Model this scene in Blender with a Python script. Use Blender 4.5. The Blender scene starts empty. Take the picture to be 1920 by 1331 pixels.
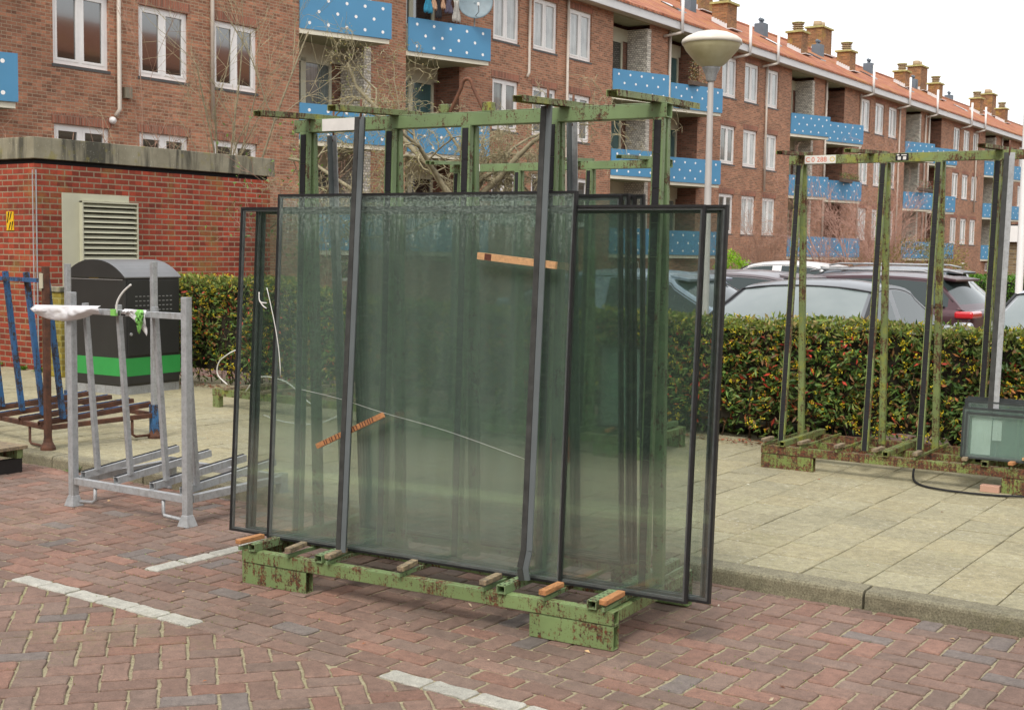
import bpy, bmesh, math, random
import numpy as np
from mathutils import Vector, Matrix
random.seed(7); rng = np.random.default_rng(7)
sc = bpy.context.scene
COL = sc.collection
R = math.radians
# ------------------------------------------------------------------ camera
cam_d = bpy.data.cameras.new('camera'); cam = bpy.data.objects.new('camera', cam_d); COL.objects.link(cam)
cam_d.lens = 45.0; cam_d.sensor_width = 36.0; cam_d.clip_start = 0.05; cam_d.clip_end = 2000
m3 = Matrix(((0.821493, -0.057963, 0.567265), (0.570025, 0.057593, -0.819606), (0.014836, 0.996656, 0.080353)))
cam.matrix_world = Matrix.Translation((0, 0, 1.6)) @ m3.to_4x4()
cam_d.dof.use_dof = True; cam_d.dof.focus_distance = 6.1; cam_d.dof.aperture_fstop = 18.0
sc.camera = cam
# ------------------------------------------------------------------ world and sun (bright overcast)
SUN_EL, SUN_AZ = 50, 163          # azimuth measured clockwise from +Y
w = bpy.data.worlds.new('World'); sc.world = w; w.use_nodes = True
nt = w.node_tree; nt.nodes.clear()
N = nt.nodes.new
sky = N('ShaderNodeTexSky'); sky.sky_type = 'NISHITA'; sky.sun_disc = False
sky.sun_elevation = R(SUN_EL); sky.sun_rotation = R(SUN_AZ); sky.dust_density = 4; sky.air_density = 1.0
bg1 = N('ShaderNodeBackground'); bg1.inputs['Strength'].default_value = 0.06
bg2 = N('ShaderNodeBackground'); bg2.inputs['Strength'].default_value = 1.0
tc = N('ShaderNodeTexCoord'); noi = N('ShaderNodeTexNoise'); noi.inputs['Scale'].default_value = 2.2; noi.inputs['Detail'].default_value = 4
rmp = N('ShaderNodeValToRGB'); rmp.color_ramp.elements[0].color = (.90, .885, .85, 1); rmp.color_ramp.elements[1].color = (1.0, .985, .955, 1)
rmp.color_ramp.elements[0].position = .3; rmp.color_ramp.elements[1].position = .65
add = N('ShaderNodeAddShader'); out = N('ShaderNodeOutputWorld')
L = nt.links.new
L(tc.outputs['Generated'], noi.inputs['Vector']); L(noi.outputs['Fac'], rmp.inputs['Fac']); L(rmp.outputs['Color'], bg2.inputs['Color'])
L(sky.outputs['Color'], bg1.inputs['Color']); L(bg1.outputs[0], add.inputs[0]); L(bg2.outputs[0], add.inputs[1]); L(add.outputs[0], out.inputs['Surface'])
sd = bpy.data.lights.new('sun', 'SUN'); sd.energy = 1.5; sd.angle = R(14); sd.color = (1, .96, .9)
so = bpy.data.objects.new('sun', sd); COL.objects.link(so)
az = R(SUN_AZ); el = R(SUN_EL)
sdir = Vector((math.sin(az) * math.cos(el), math.cos(az) * math.cos(el), math.sin(el)))
so.rotation_euler = sdir.to_track_quat('Z', 'Y').to_euler(); so.location = (0, 0, 30)
vs = sc.view_settings; vs.view_transform = 'Standard'; vs.look = 'None'; vs.exposure = 0.32; vs.gamma = 1
sc.cycles.transparent_max_bounces = 48; sc.cycles.max_bounces = 8; sc.cycles.diffuse_bounces = 3; sc.cycles.glossy_bounces = 4
sc.cycles.use_denoising = True

# ------------------------------------------------------------------ helpers
class MB:
    def __init__(s): s.v = []; s.f = []; s.m = []; s.c = []
    def add(s, vs_, fs, mi=0, col=None):
        b = len(s.v); s.v += [tuple(p) for p in vs_]
        for f in fs: s.f.append(tuple(b + i for i in f)); s.m.append(mi); s.c.append(col or (1, 1, 1, 1))
    def box(s, c, d, mi=0, M=None):
        hx, hy, hz = d[0] / 2, d[1] / 2, d[2] / 2
        vs_ = [Vector((x, y, z)) for x in (-hx, hx) for y in (-hy, hy) for z in (-hz, hz)]
        if M is not None: vs_ = [M @ p for p in vs_]
        c = Vector(c); s.add([p + c for p in vs_], [(0, 1, 3, 2), (4, 6, 7, 5), (0, 4, 5, 1), (2, 3, 7, 6), (0, 2, 6, 4), (1, 5, 7, 3)], mi)
        return s
    def bb(s, a, b, mi=0):
        return s.box(((a[0] + b[0]) / 2, (a[1] + b[1]) / 2, (a[2] + b[2]) / 2), (abs(b[0] - a[0]), abs(b[1] - a[1]), abs(b[2] - a[2])), mi)
    def beam(s, p0, p1, wd, h, up=(0, 0, 1), off=(0, 0), mi=0):
        p0, p1 = Vector(p0), Vector(p1); d = (p1 - p0); ln = d.length; d.normalize()
        sd_ = d.cross(Vector(up)).normalized(); u_ = sd_.cross(d).normalized()
        q = []
        for p in (p0, p1):
            for a, b in ((-1, -1), (1, -1), (1, 1), (-1, 1)):
                q.append(p + sd_ * (a * wd / 2 + off[0]) + u_ * (b * h / 2 + off[1]))
        s.add(q, [(0, 1, 2, 3), (7, 6, 5, 4), (0, 4, 5, 1), (1, 5, 6, 2), (2, 6, 7, 3), (3, 7, 4, 0)], mi); return s
    def channel(s, p0, p1, wd, h, t, up, mi=0):   # U profile opening towards -up
        s.beam(p0, p1, wd, t, up, (0, h / 2 - t / 2), mi)
        s.beam(p0, p1, t, h - t, up, (wd / 2 - t / 2, -t / 2), mi)
        s.beam(p0, p1, t, h - t, up, (-wd / 2 + t / 2, -t / 2), mi); return s
    def hollow(s, p0, p1, wd, h, t, up=(0, 0, 1), mi=0):
        s.channel(p0, p1, wd, h, t, up, mi); s.beam(p0, p1, wd - 2 * t, t, up, (0, -h / 2 + t / 2), mi); return s
    def tube(s, pts, r, n=8, mi=0, caps=True):
        pts = [Vector(p) for p in pts]; k = len(pts); rr = r if hasattr(r, '__len__') else [r] * k
        ref = Vector((.13, .31, .94)); b = len(s.v); prev = None
        for i, p in enumerate(pts):
            d = (pts[min(i + 1, k - 1)] - pts[max(i - 1, 0)])
            if d.length < 1e-9: d = Vector((0, 0, 1))
            d.normalize()
            a = prev if prev is not None else d.cross(ref)
            a = a - d * a.dot(d)
            if a.length < 1e-4: a = d.orthogonal()
            a.normalize(); prev = a; c = d.cross(a)
            for j in range(n):
                t = 2 * math.pi * j / n; s.v.append(tuple(p + (a * math.cos(t) + c * math.sin(t)) * rr[i]))
        for i in range(k - 1):
            for j in range(n):
                s.f.append((b + i * n + j, b + i * n + (j + 1) % n, b + (i + 1) * n + (j + 1) % n, b + (i + 1) * n + j)); s.m.append(mi); s.c.append((1, 1, 1, 1))
        if caps:
            s.f.append(tuple(b + j for j in range(n))[::-1]); s.f.append(tuple(b + (k - 1) * n + j for j in range(n))); s.m += [mi, mi]; s.c += [(1, 1, 1, 1)] * 2
        return s
    def lathe(s, prof, c=(0, 0, 0), n=32, mi=0, M=None):
        b = len(s.v); c = Vector(c)
        for r_, z in prof:
            for j in range(n):
                t = 2 * math.pi * j / n; p = Vector((r_ * math.cos(t), r_ * math.sin(t), z))
                if M is not None: p = M @ p
                s.v.append(tuple(p + c))
        for i in range(len(prof) - 1):
            for j in range(n):
                s.f.append((b + i * n + j, b + i * n + (j + 1) % n, b + (i + 1) * n + (j + 1) % n, b + (i + 1) * n + j)); s.m.append(mi); s.c.append((1, 1, 1, 1))
        return s
    def disc(s, c, n_, r_, k=12, mi=0):
        n_ = Vector(n_).normalized(); a = n_.orthogonal().normalized(); b = n_.cross(a); c = Vector(c)
        s.add([c + (a * math.cos(2 * math.pi * j / k) + b * math.sin(2 * math.pi * j / k)) * r_ for j in range(k)], [tuple(range(k))], mi); return s
    def mesh(s, name, mats, smooth=False, col=False):
        used = sorted({i for f in s.f for i in f})
        if len(used) != len(s.v):
            mp_ = {o: n for n, o in enumerate(used)}; s.v = [s.v[i] for i in used]; s.f = [tuple(mp_[i] for i in f) for f in s.f]
        me = bpy.data.meshes.new(name); me.from_pydata(s.v, [], s.f)
        mats = mats if isinstance(mats, (list, tuple)) else [mats]
        for m_ in mats: me.materials.append(m_)
        if len(mats) > 1: me.polygons.foreach_set('material_index', s.m)
        if smooth: me.polygons.foreach_set('use_smooth', [True] * len(me.polygons))
        if col:
            at = me.color_attributes.new('bc', 'FLOAT_COLOR', 'CORNER'); arr = []
            for f, c in zip(s.f, s.c): arr += list(c) * len(f)
            at.data.foreach_set('color', arr)
        me.update(); return me
    def build(s, name, mats, parent=None, smooth=False, col=False, bevel=0, loc=None):
        o = bpy.data.objects.new(name, s.mesh(name, mats, smooth, col)); COL.objects.link(o)
        if parent: o.parent = parent
        if loc: o.location = loc
        if smooth == 'auto': shade_auto(o)
        if bevel:
            b = o.modifiers.new('bevel', 'BEVEL'); b.width = bevel; b.segments = 2; b.limit_method = 'ANGLE'; b.angle_limit = R(40)
        return o

def link(name, me, parent=None, loc=None):
    o = bpy.data.objects.new(name, me); COL.objects.link(o)
    if parent: o.parent = parent
    if loc: o.location = loc
    return o
def tag(o, label, cat, group=None, kind=None):
    o['label'] = label; o['category'] = cat
    if group: o['group'] = group
    if kind: o['kind'] = kind
    return o
def thing(name, label, cat, loc=(0, 0, 0), rz=0, group=None):
    o = bpy.data.objects.new(name, None); COL.objects.link(o); o.location = loc; o.rotation_euler = (0, 0, rz); o.empty_display_size = .2
    return tag(o, label, cat, group)
def struct(o): o['kind'] = 'structure'; return o
def copy_tree(o, parent=None):
    c = o.copy(); COL.objects.link(c); c.parent = parent
    for ch in list(o.children): copy_tree(ch, c)
    return c

# ------------------------------------------------------------------ materials
class Mat:
    def __init__(s, name):
        s.m = bpy.data.materials.new(name); s.m.use_nodes = True; s.t = s.m.node_tree; s.b = s.t.nodes['Principled BSDF']; s.out = s.t.nodes['Material Output']
    def n(s, typ, **kw):
        x = s.t.nodes.new('ShaderNode' + typ)
        for k, v in kw.items():
            if k.startswith('_'): setattr(x, k[1:], v)
            else: x.inputs[k.replace('_', ' ')].default_value = v
        return x
    def l(s, a, b): s.t.links.new(a, b)
    def coord(s, kind='Object', scale=None):
        c = s.n('TexCoord'); o = c.outputs[kind]
        if scale:
            mp = s.n('Mapping'); mp.inputs['Scale'].default_value = scale; s.l(o, mp.inputs['Vector']); o = mp.outputs[0]
        return o
    def noise(s, scale, detail=4, rough=.6, vec=None, dist=0):
        x = s.n('TexNoise', Scale=scale, Detail=detail, Roughness=rough, Distortion=dist)
        s.l(vec if vec is not None else s.coord(), x.inputs['Vector']); return x.outputs['Fac']
    def ramp(s, fac, stops, interp='LINEAR'):
        r_ = s.n('ValToRGB'); cr = r_.color_ramp; cr.interpolation = interp
        while len(cr.elements) > len(stops): cr.elements.remove(cr.elements[-1])
        while len(cr.elements) < len(stops): cr.elements.new(.5)
        for e, (p, c) in zip(cr.elements, stops):
            e.position = p; e.color = (c, c, c, 1) if not hasattr(c, '__len__') else (*c[:3], 1)
        s.l(fac, r_.inputs['Fac']); return r_.outputs['Color']
    def mix(s, fac, a, b, mode='MIX'):
        x = s.n('Mix', _data_type='RGBA', _blend_type=mode)
        for v, i in ((fac, 0), (a, 6), (b, 7)):
            if isinstance(v, (int, float)): x.inputs[i].default_value = v if i == 0 else (v, v, v, 1)
            elif isinstance(v, (tuple, list)): x.inputs[i].default_value = (*v[:3], 1)
            else: s.l(v, x.inputs[i])
        return x.outputs[2]
    def math(s, op, a, b=0.0, clamp=False):
        x = s.n('Math', _operation=op, _use_clamp=clamp)
        for v, i in ((a, 0), (b, 1)):
            if isinstance(v, (int, float)): x.inputs[i].default_value = v
            else: s.l(v, x.inputs[i])
        return x.outputs[0]
    def bump(s, h, dist=.004, strength=.6):
        x = s.n('Bump', Distance=dist, Strength=strength); s.l(h, x.inputs['Height']); s.l(x.outputs[0], s.b.inputs['Normal'])
    def base(s, c): s.l(c, s.b.inputs['Base Color']) if not isinstance(c, (tuple, list)) else setattr(s.b.inputs['Base Color'], 'default_value', (*c[:3], 1))
    def set(s, rough=None, metal=None, spec=None, coat=None):
        if rough is not None:
            if isinstance(rough, (int, float)): s.b.inputs['Roughness'].default_value = rough
            else: s.l(rough, s.b.inputs['Roughness'])
        if metal is not None:
            if isinstance(metal, (int, float)): s.b.inputs['Metallic'].default_value = metal
            else: s.l(metal, s.b.inputs['Metallic'])
        if spec is not None: s.b.inputs['Specular IOR Level'].default_value = spec
        if coat is not None: s.b.inputs['Coat Weight'].default_value = coat
        return s

def plain(name, c, rough=.6, metal=0., var=.12, scale=6., spec=None, coat=None, bump=0):
    M = Mat(name); f = M.noise(scale, 5)
    M.base(M.ramp(f, [(.3, tuple(x * (1 - var) for x in c)), (.7, tuple(min(1, x * (1 + var)) for x in c))])); M.set(rough, metal, spec, coat)
    if bump: M.bump(M.noise(scale * 12, 4), bump, .5)
    return M.m
def painted(name, paint, rust_amt=.5, rust=(.13, .048, .02), dark=(.035, .02, .014), seed=0, moss=None):
    M = Mat(name); oi = M.n('ObjectInfo'); v = M.n('VectorMath', _operation='ADD'); M.l(M.coord(), v.inputs[0])
    cx = M.n('CombineXYZ', Z=seed * 3.1); M.l(M.math('MULTIPLY', oi.outputs['Random'], 9.0), cx.inputs[0]); M.l(cx.outputs[0], v.inputs[1]); vec = v.outputs[0]
    f1 = M.noise(7, 9, .78, vec); f2 = M.noise(95, 6, .75, vec)
    mp = M.n('Mapping'); mp.inputs['Scale'].default_value = (60, 60, 7); M.l(vec, mp.inputs['Vector']); f3 = M.noise(1.0, 5, .65, mp.outputs[0])
    s_ = M.math('ADD', M.math('MULTIPLY', f1, .50), M.math('ADD', M.math('MULTIPLY', f2, .32), M.math('MULTIPLY', f3, .26)))
    t = .67 - .19 * rust_amt
    pc = M.mix(M.ramp(M.noise(3, 4, .6, vec), [(.35, 0.), (.7, 1.)]), tuple(x * .82 for x in paint), tuple(min(1, x * 1.15) for x in paint))
    if moss: pc = M.mix(M.ramp(M.noise(9, 5, .7, vec), [(.5, 0.), (.66, .75)]), pc, moss)
    rc = M.mix(M.ramp(M.noise(60, 4, .6, vec), [(.35, 0.), (.65, 1.)]), dark, rust)
    fac = M.ramp(s_, [(t, 0.), (t + .05, 1.)])
    M.base(M.mix(fac, pc, rc)); M.set(M.mix(fac, .42, .85)); M.bump(M.math('ADD', s_, M.math('MULTIPLY', fac, -.3)), .003, .5)
    return M.m
def galv(name, c=(.36, .38, .40), dirt=(.2, .17, .13), amt=.5):
    M = Mat(name); f = M.noise(22, 6, .7); v = M.n('TexVoronoi', Scale=60.); M.l(M.coord(), v.inputs['Vector'])
    mp = M.coord('Object', (30, 30, 2.5)); st = M.noise(1, 5, .6, mp)
    a = M.mix(M.ramp(f, [(.3, 0.), (.7, 1.)]), tuple(x * .75 for x in c), tuple(x * 1.25 for x in c))
    a = M.mix(M.math('MULTIPLY', M.ramp(v.outputs['Distance'], [(0, 0.), (.6, 1.)]), .25), a, (.6, .62, .66))
    M.base(M.mix(M.ramp(st, [(.55, 0.), (.72, amt)]), a, dirt)); M.set(M.ramp(f, [(.3, .42), (.7, .65)]), .3); return M.m
def rustmat(name, a=(.10, .042, .024), b=(.03, .018, .014)):
    M = Mat(name); f = M.noise(14, 8, .75); M.base(M.ramp(f, [(.3, b), (.55, a), (.75, (a[0] * 1.7, a[1] * 1.5, a[2] * 1.3))])); M.set(.85); M.bump(f, .004, .6); return M.m
def woodmat(name, c, dark=.45, wear=0.):
    M = Mat(name); g = M.noise(1, 6, .65, M.coord('Object', (60, 14, 60)), 1.5)
    col = M.ramp(g, [(.3, tuple(x * dark for x in c)), (.55, c), (.8, tuple(min(1, x * 1.3) for x in c))])
    if wear: col = M.mix(M.ramp(M.noise(30, 6, .7), [(.45, 0.), (.6, wear)]), col, (.09, .075, .06))
    M.base(col); M.set(.8); M.bump(g, .002, .5); return M.m
def brickmat(name, c1, c2, mortar, bw=.22, bh=.07, ms=.009, stain=None, vert=False, dirty=.35, moss=0.):
    M = Mat(name); g = M.n('NewGeometry'); sx = M.n('SeparateXYZ'); M.l(g.outputs['True Normal'], sx.inputs[0])
    gt = M.math('GREATER_THAN', M.math('ABSOLUTE', sx.outputs[0]), M.math('ABSOLUTE', sx.outputs[1]))
    p = M.n('SeparateXYZ'); co = M.coord(); M.l(co, p.inputs[0])
    uu = M.math('ADD', M.math('MULTIPLY', p.outputs[1], gt), M.math('MULTIPLY', p.outputs[0], M.math('SUBTRACT', 1.0, gt)))
    cv = M.n('CombineXYZ')
    if vert: M.l(p.outputs[2], cv.inputs[0]); M.l(uu, cv.inputs[1])
    else: M.l(uu, cv.inputs[0]); M.l(p.outputs[2], cv.inputs[1])
    br = M.n('TexBrick', Scale=1., Mortar_Size=ms, Mortar_Smooth=.15, Bias=0., Brick_Width=bw, Row_Height=bh)
    br.offset = 0. if vert else .5; br.inputs['Color1'].default_value = (*c1, 1); br.inputs['Color2'].default_value = (*c2, 1); br.inputs['Mortar'].default_value = (*mortar, 1)
    M.l(cv.outputs[0], br.inputs['Vector']); fac = br.outputs['Fac']
    col = br.outputs['Color']
    # coarse tone per brick
    cell = M.n('TexWhiteNoise', _noise_dimensions='2D'); row = M.math('FLOOR', M.math('DIVIDE', p.outputs[2], bh))
    shift = M.math('MULTIPLY', M.math('MODULO', row, 2.0), .5)
    colu = M.math('FLOOR', M.math('ADD', M.math('DIVIDE', uu, bw), shift)); c2v = M.n('CombineXYZ'); M.l(colu, c2v.inputs[0]); M.l(row, c2v.inputs[1]); M.l(c2v.outputs[0], cell.inputs['Vector'])
    var = M.ramp(cell.outputs['Value'], [(0, .62), (.5, 1.0), (1, 1.28)])
    col = M.mix(1.0, col, M.mix(fac, var, 1.0), 'MULTIPLY')
    col = M.mix(1.0, col, M.ramp(M.noise(.7, 6, .6), [(.3, 1 - dirty * .9), (.7, 1.08)]), 'MULTIPLY')
    col = M.mix(1.0, col, M.ramp(M.noise(30, 5, .7), [(.3, .78), (.7, 1.15)]), 'MULTIPLY')
    if stain: col = M.mix(M.ramp(M.noise(1.6, 5, .7), [(.52, 0.), (.68, moss)]), col, stain)
    M.base(col); M.set(.88); M.bump(M.math('SUBTRACT', M.math('MULTIPLY', M.noise(60, 4), .3), fac), .006, .8)
    return M.m
def dirtyglass(name, tint, dirt=.05, streak=False):
    M = Mat(name); t = M.t; t.nodes.remove(M.b)
    lw = M.n('LayerWeight', Blend=.5); f5 = M.math('POWER', lw.outputs['Facing'], 5.0); fr = M.math('ADD', M.math('MULTIPLY', f5, .95), .045)
    tr = M.n('BsdfTransparent'); tr.inputs[0].default_value = (*tint, 1)
    gl = M.n('BsdfGlossy', Roughness=.015); gl.inputs[0].default_value = (.85, .95, .9, 1)
    mx = M.n('MixShader'); M.l(fr, mx.inputs[0]); M.l(tr.outputs[0], mx.inputs[1]); M.l(gl.outputs[0], mx.inputs[2])
    df = M.n('BsdfDiffuse'); df.inputs[0].default_value = (.62, .76, .68, 1)
    n1 = M.noise(1, 5, .7, M.coord('Object', (14, 14, 1.2))); n2 = M.noise(260, 3, .6)
    d = M.math('MULTIPLY', M.ramp(n1, [(.25, .5), (.75, 1.3)]), dirt)
    d = M.math('ADD', d, M.math('MULTIPLY', M.ramp(n2, [(.66, 0.), (.72, 1.)]), dirt * 2.5))
    if streak:     # condensation that hangs in runs under the top edge
        sp = M.n('SeparateXYZ'); M.l(M.coord(), sp.inputs[0])
        runs = M.noise(1, 4, .6, M.coord('Object', (55, 55, 5))); blot = M.noise(95, 5, .75, None, .6)
        edge = M.math('ADD', M.math('MULTIPLY', M.math('SUBTRACT', sp.outputs[2], 1.44), 3.2), M.math('MULTIPLY', M.math('SUBTRACT', runs, .5), 2.6))
        e2 = M.ramp(edge, [(.0, 0.), (.5, 1.)])
        d = M.math('ADD', d, M.math('MULTIPLY', M.math('MULTIPLY', e2, M.ramp(blot, [(.47, 0.), (.60, 1.)])), .15))
    m2 = M.n('MixShader'); M.l(d, m2.inputs[0]); M.l(mx.outputs[0], m2.inputs[1]); M.l(df.outputs[0], m2.inputs[2]); M.l(m2.outputs[0], M.out.inputs['Surface'])
    return M.m
def leafmat(name, rough=.42, spec=.35, trans=.25):
    M = Mat(name); a = M.n('Attribute'); a.attribute_name = 'bc'; M.base(a.outputs['Color']); M.set(rough, 0, spec)
    tl = M.n('BsdfTranslucent'); M.l(a.outputs['Color'], tl.inputs[0]); mx = M.n('MixShader'); mx.inputs[0].default_value = trans
    M.l(M.b.outputs[0], mx.inputs[1]); M.l(tl.outputs[0], mx.inputs[2]); M.l(mx.outputs[0], M.out.inputs['Surface']); return M.m

m_green = painted('green_steel', (.175, .255, .12), .58)
m_green2 = painted('green_steel_worn', (.19, .245, .095), .68, moss=(.30, .30, .04))
m_green3 = painted('green_steel_base', (.185, .26, .105), .68, rust=(.16, .05, .02))
m_greenrust = painted('green_steel_rusty', (.19, .25, .07), .92, rust=(.17, .055, .025))
m_galv = galv('galvanised_steel', (.30, .315, .32)); m_galvd = plain('clamp_flange', (.125, .145, .15), .55, .15, .10, 5)
m_galvb = galv('galvanised_steel_bright', (.34, .355, .36))
m_clampd = plain('clamp_web', (.048, .050, .047), .6, .2, .35, 20)
m_rubber = plain('black_rubber', (.009, .009, .011), .75, 0, .4, 30, bump=.001)
m_rust = rustmat('rust'); m_rust2 = rustmat('rusty_rod', (.16, .07, .04), (.05, .025, .018))
m_blue = painted('blue_steel', (.035, .13, .30), .75, rust=(.05, .035, .03))
m_wood = woodmat('orange_wood', (.43, .20, .08)); m_wood2 = woodmat('pale_wood', (.55, .32, .155), .6); m_oldwood = woodmat('old_wood', (.30, .23, .14), .4, .7)
m_black = plain('black_edge_seal', (.012, .012, .013), .5, 0, .3, 20); m_spacer = plain('grey_spacer', (.11, .115, .12), .45, .3, .25, 20)
m_hole = plain('dark_hole', (.006, .006, .006), .9)
m_white = plain('white_paint', (.78, .78, .76), .45, 0, .04); m_cream = plain('cream_paint', (.52, .50, .37), .6, 0, .06, 2.)
m_offwhite = plain('offwhite_sheet', (.68, .67, .64), .6, 0, .08, 14)
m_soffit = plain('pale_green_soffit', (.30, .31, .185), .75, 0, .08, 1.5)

# ------------------------------------------------------------------ ground
def sand_mat():
    M = Mat('sand_joint'); a = M.noise(.9, 6, .65); b = M.noise(90, 4, .7)
    c = M.mix(M.ramp(b, [(.3, 0.), (.7, 1.)]), (.17, .145, .085), (.42, .37, .24))
    c = M.mix(M.ramp(M.math('ADD', M.math('MULTIPLY', a, .8), M.math('MULTIPLY', M.noise(26, 5, .7), .3)), [(.56, 0.), (.68, .6)]), c, (.19, .19, .055))
    M.base(c); M.set(.95); M.bump(b, .006, .7); return M.m
def pave_mat(name, rough=.85, speck=.25, moss=None, pale=None, dark=.3, gs=170):
    M = Mat(name); a = M.n('Attribute'); a.attribute_name = 'bc'; b = M.noise(gs, 5, .8); c = a.outputs['Color']
    c = M.mix(1.0, c, M.ramp(M.noise(22, 6, .75), [(.32, .74), (.5, 1.), (.68, 1.22)]), 'MULTIPLY')
    c = M.mix(M.ramp(M.noise(75, 4, .7), [(.60, 0.), (.68, .55)]), c, (.045, .038, .030))
    c = M.mix(1.0, c, M.ramp(b, [(.28, 1 - speck), (.72, 1 + speck)]), 'MULTIPLY')
    c = M.mix(1.0, c, M.ramp(M.noise(1.3, 6, .65), [(.3, 1 - dark), (.7, 1.12)]), 'MULTIPLY')
    if moss: c = M.mix(M.ramp(M.math('ADD', M.math('MULTIPLY', M.noise(1.0, 6, .7), .7), M.math('MULTIPLY', M.noise(30, 5, .7), .35)), [(.58, 0.), (.72, .4)]), c, moss)
    if pale:
        c = M.mix(M.math('MULTIPLY', M.ramp(M.noise(34, 4, .6, None, .4), [(.60, 0.), (.68, .6)]), M.ramp(M.noise(2.2, 3, .6), [(.42, 0.), (.58, 1.)])), c, pale)
        c = M.mix(M.ramp(M.noise(80, 3, .5), [(.63, 0.), (.70, .55)]), c, pale)
    M.base(c); M.set(rough); M.bump(b, .0022, .55); return M.m
def far_ground():
    M = Mat('far_paving'); br = M.n('TexBrick', Scale=1., Mortar_Size=.01, Brick_Width=.21, Row_Height=.105); br.inputs['Color1'].default_value = (.17, .085, .07, 1); br.inputs['Color2'].default_value = (.12, .075, .07, 1); br.inputs['Mortar'].default_value = (.26, .22, .14, 1)
    M.l(M.coord(), br.inputs['Vector']); M.base(M.mix(1.0, br.outputs['Color'], M.ramp(M.noise(.5, 5), [(.3, .8), (.7, 1.15)]), 'MULTIPLY')); M.set(.9); return M.m
mb = MB(); S_ = 900
mb.add([(-S_, -S_, -.05), (S_, -S_, -.05), (S_, S_, -.05), (-S_, S_, -.05)], [(0, 1, 2, 3)])
g = mb.build('ground', far_ground()); struct(g)
mb = MB(); mb.add([(-16, -.5, -.0075), (6, -.5, -.0075), (6, 5.66, -.0075), (-16, 5.66, -.0075)], [(0, 1, 2, 3)]); struct(mb.build('road_joints', sand_mat()))

def clip(poly, a, b, c):                       # keep a*x+b*y<=c
    o = []
    for i in range(len(poly)):
        p, q = poly[i], poly[(i + 1) % len(poly)]; dp = a * p[0] + b * p[1] - c; dq = a * q[0] + b * q[1] - c
        if dp <= 0: o.append(p)
        if dp * dq < 0: t = dp / (dp - dq); o.append((p[0] + (q[0] - p[0]) * t, p[1] + (q[1] - p[1]) * t))
    return o
def area(p): return abs(sum(p[i][0] * p[(i + 1) % len(p)][1] - p[(i + 1) % len(p)][0] * p[i][1] for i in range(len(p)))) / 2
def undul(x, y): return .0012 * math.sin(1.7 * x + .6 * y)
def brick(mbx, poly, col, gap=.0048, ch=.004, z0=0., amp=.0014, wob=.0022, flat=False):
    if len(poly) < 3 or area(poly) < .0016: return
    cx = sum(p[0] for p in poly) / len(poly); cy = sum(p[1] for p in poly) / len(poly)
    if flat is False:
        q = []
        for i in range(len(poly)):            # knock the corners off a little
            a, b = poly[i], poly[(i + 1) % len(poly)]; ln = math.hypot(b[0] - a[0], b[1] - a[1]) + 1e-6; k = min(.010, ln * .2) / ln
            nx_, ny_ = -(b[1] - a[1]) / ln, (b[0] - a[0]) / ln; m_ = 2 if ln < .12 else 4
            for e in range(m_ + 1):
                u = k + (1 - 2 * k) * e / m_; w_ = random.uniform(-.0004, .0022) if 0 < e < m_ else 0
                if random.random() < .05: w_ += random.uniform(.002, .006)
                sgn_ = 1 if (cx - a[0]) * nx_ + (cy - a[1]) * ny_ > 0 else -1
                q.append((a[0] + (b[0] - a[0]) * u + nx_ * w_ * sgn_, a[1] + (b[1] - a[1]) * u + ny_ * w_ * sgn_))
    else: q = poly
    def inset(p, d):
        r_ = math.hypot(p[0] - cx, p[1] - cy) + 1e-6; return (p[0] - (p[0] - cx) / r_ * d, p[1] - (p[1] - cy) / r_ * d)
    jx, jy = random.uniform(-wob, wob), random.uniform(-wob, wob); tx, ty = random.uniform(-.012, .012), random.uniform(-.012, .012); dz = random.uniform(-amp, amp) + z0
    n = len(q); vs_ = []
    for lev, (d, z) in enumerate(((gap, -.02), (gap, -ch), (gap + ch * 1.2, 0.))):
        for p in q:
            s_ = inset(p, d * 1.3); x, y = s_[0] + jx, s_[1] + jy
            if lev < 2 and flat is False: x += random.uniform(-.0012, .0012); y += random.uniform(-.0012, .0012)
            vs_.append((x, y, z + dz + (x - cx) * tx + (y - cy) * ty + (undul(x, y) if flat is False else 0)))
    fs = [tuple(range(2 * n, 3 * n))]
    for k in range(2):
        for i in range(n): fs.append((k * n + i, k * n + (i + 1) % n, (k + 1) * n + (i + 1) % n, (k + 1) * n + i))
    mbx.add(vs_, fs, 0, col)
def bcol():
    t = random.random()
    if t < .15: c = (.268, .150, .115)
    elif t < .65: c = (.238, .150, .120)
    elif t < .95: c = (.215, .148, .122)
    else: c = (.188, .156, .145)
    k = random.uniform(.78, 1.02); return (c[0] * k, c[1] * k, c[2] * k * .96, 1)
W_ = .105
def herring(mbx, x0, x1, y0, y1, ang, clips, ox=0, oy=0):
    ca, sa = math.cos(ang), math.sin(ang); cs = [(x0, y0), (x1, y0), (x1, y1), (x0, y1)]
    us = [(x - ox) * ca + (y - oy) * sa for x, y in cs]; vs_ = [-(x - ox) * sa + (y - oy) * ca for x, y in cs]
    for i in range(int(min(us) / W_) - 3, int(max(us) / W_) + 3):
        for j in range(int(min(vs_) / W_) - 3, int(max(vs_) / W_) + 3):
            c = (i - j) % 4
            if c == 0: q = [(i, j), (i + 2, j), (i + 2, j + 1), (i, j + 1)]
            elif c == 3: q = [(i, j), (i + 1, j), (i + 1, j + 2), (i, j + 2)]
            else: continue
            p = [(u * W_ * ca - v * W_ * sa + ox, u * W_ * sa + v * W_ * ca + oy) for u, v in q]
            mx = sum(a[0] for a in p) / 4; my = sum(a[1] for a in p) / 4
            if not (x0 - .2 < mx < x1 + .2 and y0 - .2 < my < y1 + .2): continue
            for a, b, cc in clips: p = clip(p, a, b, cc)
            brick(mbx, p, bcol())
mb = MB()
herring(mb, -13, 4, 0.2, 3.6, R(49), [(0, 1, 3.592), (0, -1, -.2)])
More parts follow.
